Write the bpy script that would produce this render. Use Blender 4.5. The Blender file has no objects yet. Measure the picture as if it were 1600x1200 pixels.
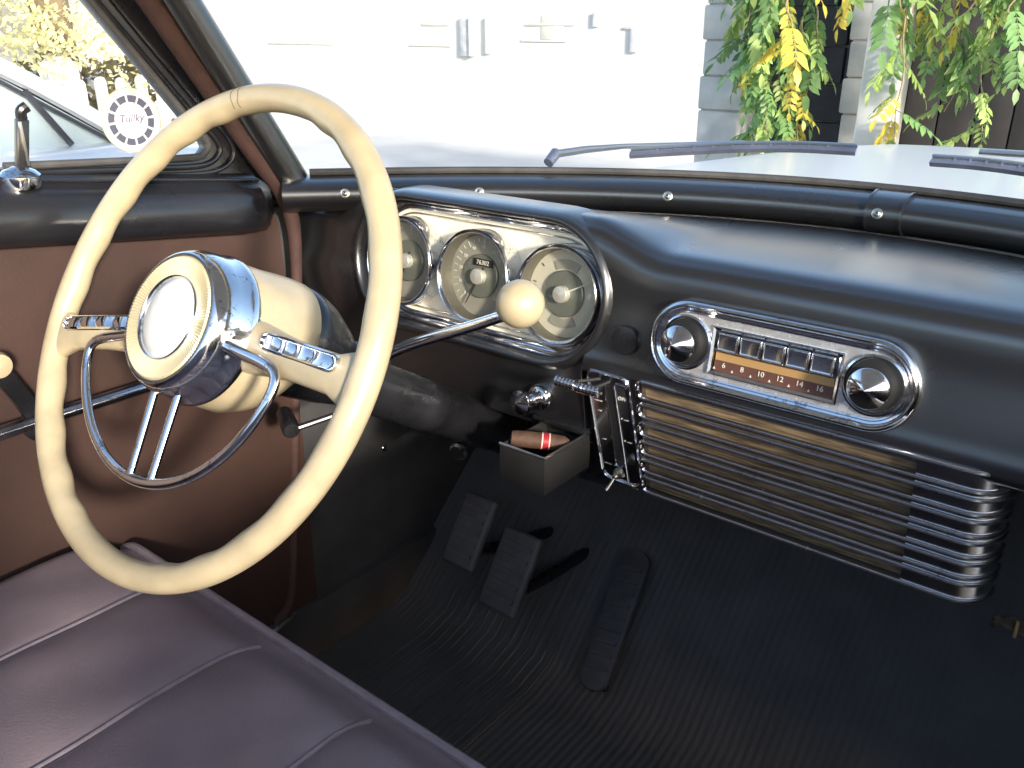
import bpy, bmesh, math, random
from mathutils import Vector, Matrix
R = math.radians
random.seed(7)
scn = bpy.context.scene
COL = scn.collection

# ------------------------------------------------------------------ camera
CAM = Vector((.283, 0, 1.25))
FOC, YAW, PIT = 1350., R(38.6), R(22.24)
FW = Vector((-math.sin(YAW)*math.cos(PIT), math.cos(YAW)*math.cos(PIT), -math.sin(PIT)))
RT = Vector((math.cos(YAW), math.sin(YAW), 0))
UP = RT.cross(FW)
cd = bpy.data.cameras.new('camera'); cam = bpy.data.objects.new('camera', cd); COL.objects.link(cam)
cd.sensor_width = 36; cd.lens = 36*FOC/1600; cd.clip_start = .02; cd.clip_end = 500
M = Matrix.Identity(4)
for i in range(3):
    M[i][0] = RT[i]; M[i][1] = UP[i]; M[i][2] = -FW[i]; M[i][3] = CAM[i]
cam.matrix_world = M
scn.camera = cam
scn.render.resolution_x = 1024; scn.render.resolution_y = 768

# ------------------------------------------------------------------ light
SUN_DIR = Vector((.80, -.36, .25)).normalized()          # towards the sun
elev = math.asin(SUN_DIR.z); azim = math.atan2(SUN_DIR.x, SUN_DIR.y)
w = bpy.data.worlds.new('World'); scn.world = w; w.use_nodes = True
nt = w.node_tree; bg = nt.nodes['Background']
sky = nt.nodes.new('ShaderNodeTexSky'); sky.sky_type = 'NISHITA'; sky.sun_disc = False
sky.sun_elevation = elev; sky.sun_rotation = azim; sky.air_density = .9; sky.dust_density = 1.0
nt.links.new(sky.outputs[0], bg.inputs[0]); bg.inputs[1].default_value = .15
sl = bpy.data.lights.new('sun', 'SUN'); so = bpy.data.objects.new('sun', sl); COL.objects.link(so)
sl.energy = 2.3; sl.angle = R(5); sl.color = (1, .92, .80)
so.rotation_euler = (-SUN_DIR).to_track_quat('-Z', 'Y').to_euler()
so.location = (3, -2, 5)
vs = scn.view_settings; vs.view_transform = 'Standard'; vs.look = 'None'; vs.exposure = 1.6; vs.gamma = 1

# ------------------------------------------------------------------ pixel helpers (photo is 1600x1200)
def ray(px, py): return FW + RT*((px-800)/FOC) - UP*((py-600)/FOC)
def on_x(px, py, X): d = ray(px, py); return CAM + d*((X-CAM.x)/d.x)
def on_y(px, py, Y): d = ray(px, py); return CAM + d*((Y-CAM.y)/d.y)
def on_z(px, py, Z): d = ray(px, py); return CAM + d*((Z-CAM.z)/d.z)
TF = R(8.4); FN = Vector((0, -math.cos(TF), math.sin(TF))); FV = Vector((0, math.sin(TF), math.cos(TF))); FX = Vector((1, 0, 0))
F0 = Vector((0, .741, .982))
def on_face(px, py, h=0):
    d = ray(px, py); o = F0 + FN*h
    return CAM + d*((o-CAM).dot(FN)/d.dot(FN))
def FP(x, z, h=0):                    # point of the dash face at x and height z, h in front of it
    return Vector((x, .741+math.tan(TF)*(z-.982), z)) + FN*h

# ------------------------------------------------------------------ materials
def mat(name, col, rough=.5, metal=0., coat=0., coat_r=.1, spec=.5, noise=0., nscale=30., bump=0., bscale=200., rvar=0., ior=1.5, emis=None, sheen=0.):
    m = bpy.data.materials.new(name); m.use_nodes = True; n = m.node_tree; b = n.nodes['Principled BSDF']
    b.inputs['Base Color'].default_value = (*col, 1); b.inputs['Roughness'].default_value = rough
    b.inputs['Metallic'].default_value = metal; b.inputs['Coat Weight'].default_value = coat
    b.inputs['Coat Roughness'].default_value = coat_r; b.inputs['Specular IOR Level'].default_value = spec
    b.inputs['IOR'].default_value = ior; b.inputs['Sheen Weight'].default_value = sheen
    tc = n.nodes.new('ShaderNodeTexCoord')
    if noise > 0 or rvar > 0:
        t = n.nodes.new('ShaderNodeTexNoise'); t.inputs['Scale'].default_value = nscale; t.inputs['Detail'].default_value = 6
        n.links.new(tc.outputs['Object'], t.inputs['Vector'])
        if noise > 0:
            mx = n.nodes.new('ShaderNodeMixRGB'); mx.blend_type = 'MULTIPLY'; mx.inputs[0].default_value = 1
            mx.inputs[1].default_value = (*col, 1)
            cr = n.nodes.new('ShaderNodeMapRange'); cr.inputs[1].default_value = .3; cr.inputs[2].default_value = .7
            cr.inputs[3].default_value = 1-noise; cr.inputs[4].default_value = 1+noise
            n.links.new(t.outputs[0], cr.inputs[0]); n.links.new(cr.outputs[0], mx.inputs[2]); n.links.new(mx.outputs[0], b.inputs['Base Color'])
        if rvar > 0:
            rr = n.nodes.new('ShaderNodeMapRange'); rr.inputs[1].default_value = .3; rr.inputs[2].default_value = .75
            rr.inputs[3].default_value = max(.02, rough-rvar); rr.inputs[4].default_value = rough+rvar
            n.links.new(t.outputs[0], rr.inputs[0]); n.links.new(rr.outputs[0], b.inputs['Roughness'])
    if bump > 0:
        t2 = n.nodes.new('ShaderNodeTexNoise'); t2.inputs['Scale'].default_value = bscale; t2.inputs['Detail'].default_value = 4
        n.links.new(tc.outputs['Object'], t2.inputs['Vector'])
        bp = n.nodes.new('ShaderNodeBump'); bp.inputs['Strength'].default_value = bump; bp.inputs['Distance'].default_value = .001
        n.links.new(t2.outputs[0], bp.inputs['Height']); n.links.new(bp.outputs[0], b.inputs['Normal'])
    return m

def add_wave_bump(m, scale, strength, direction='X', dist=.0005):
    n = m.node_tree; b = n.nodes['Principled BSDF']; tc = n.nodes.new('ShaderNodeTexCoord')
    wv = n.nodes.new('ShaderNodeTexWave'); wv.bands_direction = direction; wv.inputs['Scale'].default_value = scale
    n.links.new(tc.outputs['Object'], wv.inputs['Vector'])
    bp = n.nodes.new('ShaderNodeBump'); bp.inputs['Strength'].default_value = strength; bp.inputs['Distance'].default_value = dist
    n.links.new(wv.outputs[0], bp.inputs['Height']); n.links.new(bp.outputs[0], b.inputs['Normal'])
    return wv

def chrome_mat(name, col, rough, pit):
    m = mat(name, col, rough, 1., rvar=.04, nscale=60)
    n = m.node_tree; b = n.nodes['Principled BSDF']; tc = n.nodes.new('ShaderNodeTexCoord')
    t = n.nodes.new('ShaderNodeTexNoise'); t.inputs['Scale'].default_value = 420; t.inputs['Detail'].default_value = 5
    t3 = n.nodes.new('ShaderNodeTexNoise'); t3.inputs['Scale'].default_value = 45
    n.links.new(tc.outputs['Object'], t.inputs['Vector']); n.links.new(tc.outputs['Object'], t3.inputs['Vector'])
    ml = n.nodes.new('ShaderNodeMath'); ml.operation = 'MULTIPLY'
    n.links.new(t.outputs[0], ml.inputs[0]); n.links.new(t3.outputs[0], ml.inputs[1])
    mr = n.nodes.new('ShaderNodeMapRange'); mr.inputs[1].default_value = .31; mr.inputs[2].default_value = .40
    mr.inputs[3].default_value = 1; mr.inputs[4].default_value = 1-pit
    n.links.new(ml.outputs[0], mr.inputs[0])
    mx = n.nodes.new('ShaderNodeMixRGB'); mx.blend_type = 'MULTIPLY'; mx.inputs[0].default_value = 1; mx.inputs[1].default_value = (*col, 1)
    n.links.new(mr.outputs[0], mx.inputs[2]); n.links.new(mx.outputs[0], b.inputs['Base Color'])
    return m

MT = {}
MT['ivory'] = mat('ivory_plastic', (.45, .37, .235), .34, coat=.25, coat_r=.2, noise=.12, nscale=34, rvar=.06)
MT['chrome'] = chrome_mat('chrome', (.78, .78, .80), .12, .5)
MT['chrome_dull'] = chrome_mat('dull_chrome', (.46, .46, .50), .2, .5)
MT['chrome_worn'] = chrome_mat('worn_chrome', (.70, .70, .72), .24, .35)
MT['satin'] = mat('satin_chrome', (.80, .79, .77), .26, .72, noise=.05, nscale=120, rvar=.08)
MT['steel'] = mat('brushed_steel', (.62, .6, .55), .28, 1., noise=.08, nscale=90)
MT['enamel'] = mat('cream_enamel', (.80, .78, .72), .25, coat=1., coat_r=.08)
MT['gold'] = mat('gold_anodised_ring', (.80, .68, .42), .4, .55)
MT['dash'] = mat('satin_black_dash_paint', (.010, .010, .011), .29, coat=1., coat_r=.24, spec=.5, ior=1.85, rvar=.03, nscale=9, bump=.04, bscale=900)
MT['black'] = mat('black_gloss_paint', (.014, .014, .017), .3, coat=.3, coat_r=.15, noise=.1, nscale=14, rvar=.06)
MT['blackmetal'] = mat('black_column_paint', (.012, .012, .014), .3, coat=.3, noise=.2, nscale=30, rvar=.1)
MT['rubber'] = mat('black_rubber', (.066, .064, .066), .62, noise=.2, nscale=50, bump=.2, bscale=300)
MT['mat'] = mat('black_floor_mat', (.085, .082, .080), .75, noise=.14, nscale=12, bump=.5, bscale=500)
MT['kick'] = mat('dark_kick_panel', (.046, .045, .046), .8, noise=.25, nscale=15, bump=.3, bscale=600)
MT['brown'] = mat('brown_door_vinyl', (.042, .019, .0135), .62, noise=.22, nscale=9, bump=.25, bscale=420)
MT['windlace'] = mat('brown_windlace_cloth', (.058, .027, .022), .8, noise=.2, nscale=60, bump=.5, bscale=700)
MT['seat'] = mat('brown_seat_leather', (.185, .143, .155), .34, noise=.14, nscale=11, bump=.5, bscale=420, rvar=.03)
MT['welt'] = mat('seat_welt_leather', (.21, .17, .185), .40, noise=.15, nscale=60, bump=.4, bscale=500)
MT['plate'] = mat('engine_turned_plate', (.90, .84, .68), .42, .1)
MT['cup'] = mat('gauge_cup_dark', (.2, .19, .16), .45, .6)
MT['dial'] = mat('gauge_dial_grey', (.38, .36, .30), .42, .3, noise=.06, nscale=60)
MT['dial_cream'] = mat('gauge_dial_cream', (.60, .56, .44), .45, .1)
MT['dial_olive'] = mat('gauge_centre_olive', (.20, .21, .175), .4, .4)
MT['cap'] = mat('spun_metal_cap', (.80, .77, .68), .35, .6)
MT['white_print'] = mat('white_print', (.62, .6, .52), .6)
MT['dark_print'] = mat('dark_print', (.03, .028, .022), .6)
MT['amber'] = mat('amber_dial_glass', (.42, .25, .10), .35, coat=.5)
MT['dialbrown'] = mat('brown_dial_glass', (.12, .055, .04), .35, coat=.5)
MT['recess'] = mat('black_recess', (.01, .01, .01), .6)
MT['cloth'] = mat('speaker_cloth', (.16, .082, .034), .85, noise=.3, nscale=40, bump=.4, bscale=900)
MT['tray'] = mat('brushed_ashtray', (.06, .058, .056), .5, .7, noise=.15, nscale=30)
MT['cigar'] = mat('tobacco_leaf', (.085, .042, .025), .7, noise=.35, nscale=60, bump=.5, bscale=250)
MT['redband'] = mat('red_cigar_band', (.38, .02, .025), .45)
MT['brass'] = mat('brass', (.42, .39, .33), .35, 1., noise=.2, nscale=80)
MT['cord'] = mat('cloth_wire_wrap', (.06, .042, .025), .85, noise=.4, nscale=120, bump=.4, bscale=600)
MT['tan'] = mat('tan_tie', (.35, .2, .08), .6)
MT['hood'] = mat('pale_hood_paint', (.80, .80, .80), .42, coat=.35, coat_r=.12)
MT['wiper'] = mat('wiper_grey_blue', (.20, .22, .30), .4, .4, noise=.15, nscale=40)
MT['wiper_steel'] = mat('wiper_steel', (.6, .62, .66), .3, .9)
MT['sticker'] = mat('sticker_white', (.80, .80, .76), .5)
MT['sticker_ink'] = mat('sticker_violet_ink', (.10, .08, .16), .6)
MT['sticker_grey'] = mat('sticker_grey_blue', (.20, .21, .29), .5)
MT['sticker_edge'] = mat('sticker_yellow_edge', (.62, .55, .25), .5)
MT['plaster'] = mat('white_plaster', (.58, .575, .565), .85, noise=.04, nscale=3, bump=.15, bscale=40)
MT['stone'] = mat('pale_limestone', (.48, .475, .46), .85, noise=.16, nscale=7, bump=.5, bscale=60)
MT['mortar'] = mat('mortar', (.38, .37, .34), .9, noise=.2, nscale=20)
MT['darkstone'] = mat('dark_grey_stone', (.045, .044, .048), .85, noise=.3, nscale=8, bump=.5, bscale=60)
MT['shade_dark'] = mat('shade_dark_boards', (.017, .0155, .017), .7, noise=.4, nscale=6, bump=.3, bscale=70)  # near-black colour carries the shade behind the right hand vines
MT['whitewood'] = mat('white_painted_timber', (.60, .595, .58), .6, noise=.05, nscale=9)
MT['greywood'] = mat('weathered_shutter', (.50, .50, .51), .7, noise=.2, nscale=12)
MT['beige'] = mat('beige_trim', (.62, .59, .52), .7, noise=.1, nscale=9)
MT['ground'] = mat('pale_concrete', (.66, .655, .64), .9, noise=.1, nscale=1.3, bump=.3, bscale=30)
MT['bark'] = mat('bark', (.16, .12, .075), .9, noise=.4, nscale=9, bump=.9, bscale=30)
MT['stem'] = mat('vine_stem', (.25, .20, .12), .8, noise=.2, nscale=30)
MT['car_silver'] = mat('silver_car_paint', (.62, .66, .72), .3, .3, coat=1., coat_r=.04)
MT['car_trim'] = mat('black_car_trim', (.03, .03, .04), .4)
MT['tyre'] = mat('tyre_rubber', (.02, .02, .02), .8)

def leaf_mat(name, col):
    m = bpy.data.materials.new(name); m.use_nodes = True; n = m.node_tree; b = n.nodes['Principled BSDF']
    b.inputs['Roughness'].default_value = .45
    oi = n.nodes.new('ShaderNodeObjectInfo'); tc = n.nodes.new('ShaderNodeTexCoord')
    t = n.nodes.new('ShaderNodeTexNoise'); t.inputs['Scale'].default_value = 25
    n.links.new(tc.outputs['Object'], t.inputs['Vector'])
    ad = n.nodes.new('ShaderNodeMath'); ad.operation = 'ADD'; n.links.new(oi.outputs['Random'], ad.inputs[0]); n.links.new(t.outputs[0], ad.inputs[1])
    mr = n.nodes.new('ShaderNodeMapRange'); mr.inputs[1].default_value = .3; mr.inputs[2].default_value = 1.7; mr.inputs[3].default_value = .6; mr.inputs[4].default_value = 1.5
    n.links.new(ad.outputs[0], mr.inputs[0])
    mx = n.nodes.new('ShaderNodeMixRGB'); mx.blend_type = 'MULTIPLY'; mx.inputs[0].default_value = 1; mx.inputs[1].default_value = (*col, 1)
    n.links.new(mr.outputs[0], mx.inputs[2]); n.links.new(mx.outputs[0], b.inputs['Base Color'])
    tr = n.nodes.new('ShaderNodeBsdfTranslucent'); n.links.new(mx.outputs[0], tr.inputs['Color'])
    ms = n.nodes.new('ShaderNodeMixShader'); ms.inputs[0].default_value = .35
    n.links.new(b.outputs[0], ms.inputs[1]); n.links.new(tr.outputs[0], ms.inputs[2])
    n.links.new(ms.outputs[0], n.nodes['Material Output'].inputs['Surface'])
    return m
MT['leaf_g'] = leaf_mat('leaf_green', (.17, .31, .11)); MT['leaf_l'] = leaf_mat('leaf_light_green', (.30, .42, .13)); MT['leaf_y'] = leaf_mat('leaf_yellow', (.68, .56, .10))
MT['leaf_t'] = leaf_mat('leaf_tree_yellow', (.58, .55, .30)); MT['hedge'] = leaf_mat('hedge_olive', (.13, .11, .05))

def translucent(m, fac):
    n = m.node_tree; b = n.nodes['Principled BSDF']; tr = n.nodes.new('ShaderNodeBsdfTranslucent'); tr.inputs[0].default_value = b.inputs['Base Color'].default_value
    ms = n.nodes.new('ShaderNodeMixShader'); ms.inputs[0].default_value = fac
    n.links.new(b.outputs[0], ms.inputs[1]); n.links.new(tr.outputs[0], ms.inputs[2]); n.links.new(ms.outputs[0], n.nodes['Material Output'].inputs['Surface'])
for q in ('sticker_grey', 'sticker_edge'): translucent(MT[q], .6)
def film(m, fac):
    n = m.node_tree; b = n.nodes['Principled BSDF']; tr = n.nodes.new('ShaderNodeBsdfTransparent')
    ms = n.nodes.new('ShaderNodeMixShader'); ms.inputs[0].default_value = fac
    n.links.new(b.outputs[0], ms.inputs[1]); n.links.new(tr.outputs[0], ms.inputs[2]); n.links.new(ms.outputs[0], n.nodes['Material Output'].inputs['Surface'])
film(MT['sticker'], .5)
def glass_mat(name, tint, refl=1.0, rough=.0):
    m = bpy.data.materials.new(name); m.use_nodes = True; n = m.node_tree
    for nd in list(n.nodes):
        if nd.type == 'BSDF_PRINCIPLED': n.nodes.remove(nd)
    tr = n.nodes.new('ShaderNodeBsdfTransparent'); tr.inputs[0].default_value = (*tint, 1)
    gl = n.nodes.new('ShaderNodeBsdfGlossy'); gl.inputs['Roughness'].default_value = rough
    gl.inputs['Color'].default_value = (refl, refl, refl, 1)
    fr = n.nodes.new('ShaderNodeFresnel')                      # thin sheet: same reflectance from both sides
    ge = n.nodes.new('ShaderNodeNewGeometry'); mr = n.nodes.new('ShaderNodeMapRange')
    mr.inputs[3].default_value = 1.45; mr.inputs[4].default_value = 1/1.45
    n.links.new(ge.outputs['Backfacing'], mr.inputs[0]); n.links.new(mr.outputs[0], fr.inputs[0])
    mx = n.nodes.new('ShaderNodeMixShader'); n.links.new(fr.outputs[0], mx.inputs[0])
    n.links.new(tr.outputs[0], mx.inputs[1]); n.links.new(gl.outputs[0], mx.inputs[2])
    n.links.new(mx.outputs[0], n.nodes['Material Output'].inputs['Surface'])
    return m
MT['headliner'] = mat('grey_headliner_cloth', (.62, .60, .56), .9, noise=.1, nscale=40, bump=.3, bscale=500)
MT['glass'] = glass_mat('window_glass', (.97, .98, .97), .7)
MT['lens'] = glass_mat('gauge_lens', (.96, .96, .94), .6)
MT['carglass'] = mat('car_window_glass', (.35, .42, .45), .08, .0, coat=1., coat_r=.02)
# engine turned plate: fine crossed ribs
add_wave_bump(MT['plate'], 95, .35, 'X', .0004)
add_wave_bump(MT['mat'], 26, .3, 'X', .002)
def brushed(m, scale):
    n = m.node_tree; b = n.nodes['Principled BSDF']; tc = n.nodes.new('ShaderNodeTexCoord'); mp = n.nodes.new('ShaderNodeMapping')
    mp.inputs['Scale'].default_value = scale; n.links.new(tc.outputs['Object'], mp.inputs[0])
    t = n.nodes.new('ShaderNodeTexNoise'); t.inputs['Scale'].default_value = 1; t.inputs['Detail'].default_value = 3
    n.links.new(mp.outputs[0], t.inputs['Vector'])
    bp = n.nodes.new('ShaderNodeBump'); bp.inputs['Strength'].default_value = .25; bp.inputs['Distance'].default_value = .0004
    n.links.new(t.outputs[0], bp.inputs['Height']); n.links.new(bp.outputs[0], b.inputs['Normal'])
# streaky grain on the speaker cloth (wood-like weave)
def streak(m, c1, c2, scale):
    n = m.node_tree; b = n.nodes['Principled BSDF']; tc = n.nodes.new('ShaderNodeTexCoord'); mp = n.nodes.new('ShaderNodeMapping')
    mp.inputs['Scale'].default_value = scale; n.links.new(tc.outputs['Object'], mp.inputs[0])
    t = n.nodes.new('ShaderNodeTexNoise'); t.inputs['Scale'].default_value = 1; t.inputs['Detail'].default_value = 5
    n.links.new(mp.outputs[0], t.inputs['Vector'])
    cr = n.nodes.new('ShaderNodeValToRGB'); cr.color_ramp.elements[0].position = .35; cr.color_ramp.elements[1].position = .66
    cr.color_ramp.elements[0].color = (*c1, 1); cr.color_ramp.elements[1].color = (*c2, 1)
    n.links.new(t.outputs[0], cr.inputs[0]); n.links.new(cr.outputs[0], b.inputs['Base Color'])
streak(MT['cloth'], (.085, .058, .032), (.28, .195, .11), (30, 30, 420))

# ------------------------------------------------------------------ mesh helpers
class MB:
    def __init__(s): s.v = []; s.f = []; s.mi = []; s.cur = 0
    def add(s, vs, fs):
        o = len(s.v); s.v += [Vector(p) for p in vs]
        for f in fs: s.f.append([i+o for i in f]); s.mi.append(s.cur)
        return s
    def loft(s, rings, closed=True, cap0=True, cap1=True, loop=False):
        n = len(rings[0]); vs = [p for r in rings for p in r]; fs = []
        m = len(rings); last = m if loop else m-1
        for i in range(last):
            a, b = i*n, ((i+1) % m)*n
            for j in range(n if closed else n-1):
                k = (j+1) % n; fs.append([a+j, a+k, b+k, b+j])
        if closed and not loop:
            if cap0: fs.append(list(range(n-1, -1, -1)))
            if cap1: fs.append([(m-1)*n+j for j in range(n)])
        return s.add(vs, fs)
    def lathe(s, prof, org, ax, n=40, ref=None, cap0=True, cap1=True, a0=0, a1=2*math.pi):   # prof: (r, h)
        ax = Vector(ax).normalized(); u = Vector(ref) if ref else (Vector((1, 0, 0)) if abs(ax.x) < .9 else Vector((0, 1, 0)))
        u = (u-ax*u.dot(ax)).normalized(); v = ax.cross(u); org = Vector(org)
        full = abs(a1-a0) > 6.28
        rings = []
        for r, h in prof:
            rings.append([org+ax*h+(u*math.cos(a0+(a1-a0)*i/n)+v*math.sin(a0+(a1-a0)*i/n))*max(r, 1e-5) for i in range(n if full else n+1)])
        return s.loft(rings, full, cap0, cap1)
    def tube(s, path, r, n=12, closed=False, sec=None, up=None, caps=True):   # r scalar/list; sec: list of (a,b) section offsets
        P = [Vector(p) for p in path]; m = len(P); rings = []; prev = Vector(up) if up else None
        for i in range(m):
            t = (P[(i+1) % m]-P[i-1]) if closed else (P[min(i+1, m-1)]-P[max(i-1, 0)])
            t.normalize()
            if prev is None: prev = Vector((0, 0, 1)) if abs(t.z) < .9 else Vector((1, 0, 0))
            ref = Vector(up) if up else prev
            b = ref-t*ref.dot(t); b.normalize(); a = b.cross(t); prev = b
            rr = r[i] if isinstance(r, (list, tuple)) else r
            if sec: rings.append([P[i]+a*x*rr+b*y*rr for x, y in sec])
            else: rings.append([P[i]+(a*math.cos(2*math.pi*k/n)+b*math.sin(2*math.pi*k/n))*rr for k in range(n)])
        return s.loft(rings, True, caps, caps, loop=closed)
    def box(s, c, size, axes=None):
        c = Vector(c); ex, ey, ez = axes if axes else (Vector((1, 0, 0)), Vector((0, 1, 0)), Vector((0, 0, 1)))
        a, b, d = [q/2 for q in size]
        vs = [c+ex*(i*a)+ey*(j*b)+ez*(k*d) for k in (-1, 1) for j in (-1, 1) for i in (-1, 1)]
        return s.add(vs, [[0, 2, 3, 1], [4, 5, 7, 6], [0, 1, 5, 4], [2, 6, 7, 3], [0, 4, 6, 2], [1, 3, 7, 5]])
    def prism(s, poly, dvec):
        dvec = Vector(dvec); a = [Vector(p) for p in poly]
        return s.loft([a, [p+dvec for p in a]])
    def grid(s, fn, nu, nv):
        vs = [fn(i/nu, j/nv) for j in range(nv+1) for i in range(nu+1)]
        fs = [[j*(nu+1)+i, j*(nu+1)+i+1, (j+1)*(nu+1)+i+1, (j+1)*(nu+1)+i] for j in range(nv) for i in range(nu)]
        return s.add(vs, fs)
    def build(s, name, m, parent=None, bevel=0, seg=2, smooth=True, ang=35, origin=None, recalc=True):
        me = bpy.data.meshes.new(name)
        if parent is not None: o0 = ROOT(parent)
        elif origin is not None: o0 = Vector(origin)
        else:
            mn = [min(p[i] for p in s.v) for i in range(3)]; mx = [max(p[i] for p in s.v) for i in range(3)]
            o0 = Vector(((mn[0]+mx[0])/2, (mn[1]+mx[1])/2, mn[2]))
        me.from_pydata([p-o0 for p in s.v], [], s.f)
        mats = m if isinstance(m, (list, tuple)) else [m]
        for q in mats: me.materials.append(MT[q])
        if len(mats) > 1: me.polygons.foreach_set('material_index', s.mi)
        if recalc or bevel:
            bm = bmesh.new(); bm.from_mesh(me)
            bmesh.ops.remove_doubles(bm, verts=bm.verts, dist=1e-6)
            if recalc: bmesh.ops.recalc_face_normals(bm, faces=bm.faces)
            if bevel:
                ed = [e for e in bm.edges if len(e.link_faces) == 2 and e.calc_face_angle(0) > R(30)]
                bmesh.ops.bevel(bm, geom=ed, offset=bevel, segments=seg, affect='EDGES', profile=.5, clamp_overlap=True)
            bm.to_mesh(me); bm.free()
        if smooth:
            me.polygons.foreach_set('use_smooth', [True]*len(me.polygons)); me.set_sharp_from_angle(angle=R(ang))
        me.update()
        o = bpy.data.objects.new(name, me); COL.objects.link(o)
        if parent is not None:
            o.parent = parent
        else: o.location = o0
        return o
def ROOT(p):
    v = Vector((0, 0, 0))
    while p is not None: v += p.location; p = p.parent
    return v
def tag(o, label, cat, group=None):
    o['label'] = label; o['category'] = cat
    if group: o['group'] = group
    return o
def thing(name, loc, label, cat, group=None):
    o = bpy.data.objects.new(name, None); COL.objects.link(o); o.location = loc; o.empty_display_size = .05
    return tag(o, label, cat, group)
def struct(o): o['kind'] = 'structure'; return o
def lettering(body, size, org, ex, ey, m, parent, name='lettering', align='CENTER', depth=.0003, shear=0):
    cu = bpy.data.curves.new('t', 'FONT'); cu.body = body; cu.size = size; cu.align_x = align; cu.align_y = 'CENTER'; cu.extrude = depth; cu.shear = shear
    cu.resolution_u = 3
    to = bpy.data.objects.new('t', cu); COL.objects.link(to)
    dg = bpy.context.evaluated_depsgraph_get(); me = bpy.data.meshes.new_from_object(to.evaluated_get(dg))
    bpy.data.objects.remove(to); bpy.data.curves.remove(cu)
    ex = Vector(ex).normalized(); ey = Vector(ey).normalized(); ez = ex.cross(ey); o0 = ROOT(parent)
    for v in me.vertices: v.co = Vector(org)-o0+ex*v.co.x+ey*v.co.y+ez*v.co.z
    me.materials.clear(); me.materials.append(MT[m]); me.name = name
    o = bpy.data.objects.new(name, me); COL.objects.link(o); o.parent = parent
    return o
def smoothpath(pts, n=8, closed=False):
    P = [Vector(p) for p in pts]; out = []; m = len(P)
    rng = m if closed else m-1
    for i in range(rng):
        p0 = P[i-1] if (closed or i > 0) else P[0]*2-P[1]
        p1 = P[i]; p2 = P[(i+1) % m]; p3 = P[(i+2) % m] if (closed or i+2 < m) else P[-1]*2-P[-2]
        for k in range(n):
            t = k/n
            out.append(.5*((2*p1)+(p2-p0)*t+(2*p0-5*p1+4*p2-p3)*t*t+(3*p1-p0-3*p2+p3)*t**3))
    if not closed: out.append(P[-1])
    return out
def stadium(cx, cz, hw, r, n=14, h=0, P=FP):         # closed outline on the dash face
    out = []
    for k in range(n+1): a = -math.pi/2+math.pi*k/n; out.append(P(cx+hw-r+r*math.cos(a), cz+r*math.sin(a), h))
    for k in range(n+1): a = math.pi/2+math.pi*k/n; out.append(P(cx-hw+r+r*math.cos(a), cz+r*math.sin(a), h))
    return out
def sstep(a, b, x): t = min(1, max(0, (x-a)/(b-a))); return t*t*(3-2*t)
def yg(x): return 1.045-.85*x*x                      # plan curve of the windscreen foot

# ================================================================== SETTING
struct(MB().grid(lambda u, v: Vector((-60+120*u, -60+120*v, 0)), 8, 8).build('ground', 'ground', smooth=False, recalc=False))
# car floor, toe board, firewall, kick panel
fl = MB(); prof = [(-.45, .30), (.84, .30), (.90, .315), (1.12, .52), (1.16, .60), (1.165, 1.0)]
fl.loft([[Vector((x, y, z)) for y, z in prof]+[Vector((x, y+.012, z-.012)) for y, z in reversed(prof)] for x in (-.70, .70)])
floor = struct(fl.build('floor', 'mat'))
# ribs of the rubber mat
for k in range(16):
    x = -.60+.016*k
    MB().tube([(x, .45, .302), (x, .84, .302), (x, .90, .317), (x, 1.06, .466)], .0018, 6).build('mat_rib', 'mat', floor)
kp = MB().box((-.705, .935, .665), (.02, .47, .73))
struct(kp.build('kick_panel', 'kick', bevel=.004))
kpo = bpy.data.objects['kick_panel']
for px, py in ((482, 840), (482, 958), (600, 700)):
    MB().lathe([(.006, 0), (.006, .001), (.0045, .0024), (0, .003)], on_x(px, py, -.695), (1, 0, 0), 14).build('screw', 'chrome', kpo)
sp_ = struct(MB().tube([on_x(425, 990, -.672), on_x(440, 974, -.672), on_x(458, 962, -.672)], [.004, .005, .003], 10).build('sill_scuff_strip', 'steel'))
# ================================================================== DASHBOARD
CX, CZ, CHW, CRR = -.3760, .9835, .1885, .0755
dash = thing('dashboard', (0, .85, .79), 'long satin black painted dashboard running under the windscreen', 'dashboard')
def dash_prof(x):
    cl = sstep(-.615, -.555, x)*(1-sstep(-.222, -.125, x))     # cluster hump
    lf = 1-sstep(-.62, -.54, x); g = max(yg(x)-.03, .795); rec = .004*cl
    zt = 1.040+.024*cl-.003*lf
    yb = min(.80, g-.012)
    zb = .905 if x > -.207 else .815
    yl = lambda z: .7305+(.914-z)*.189+.001
    p = [(g+.012, 1.034), (g-.002, 1.036), (g*.62+yb*.38, zt+.002-.019*cl), (g*.25+yb*.75, zt+.004-.009*cl), (yb-.018, zt+.003), (.760+rec*.6, zt-.003), (.7500+rec, zt-.013),
         (.7462+rec, 1.012+.02*cl), (.744+rec*.9, .985), (.741+math.tan(TF)*(.94-.982)+rec*.8, .94), (yl(zb+.015), zb+.015), (yl(zb)+.004, zb),
         (.775, zb-.006), (.85, zb+.0), (.95, zb+.01)]
    return [Vector((x, y, z)) for y, z in p]
xs = [-.692+.004*i for i in range(347)]
bm_ = MB(); rings = []
for x in xs: rings.append(smoothpath(dash_prof(x), 9))
def sd_stadium(x, z): return math.hypot(max(0, abs(x-CX)-(CHW-CRR)), z-CZ)-CRR
for rg in rings:                              # opening for the instruments
    for i, p in enumerate(rg):
        if p.y < .80 and sd_stadium(p.x, p.z) < .001 and i > 20: rg[i] = p-FN*.052
bm_.loft(rings, closed=False)
dskin = bm_.build('dash_skin', 'dash', dash, ang=80)
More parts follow.
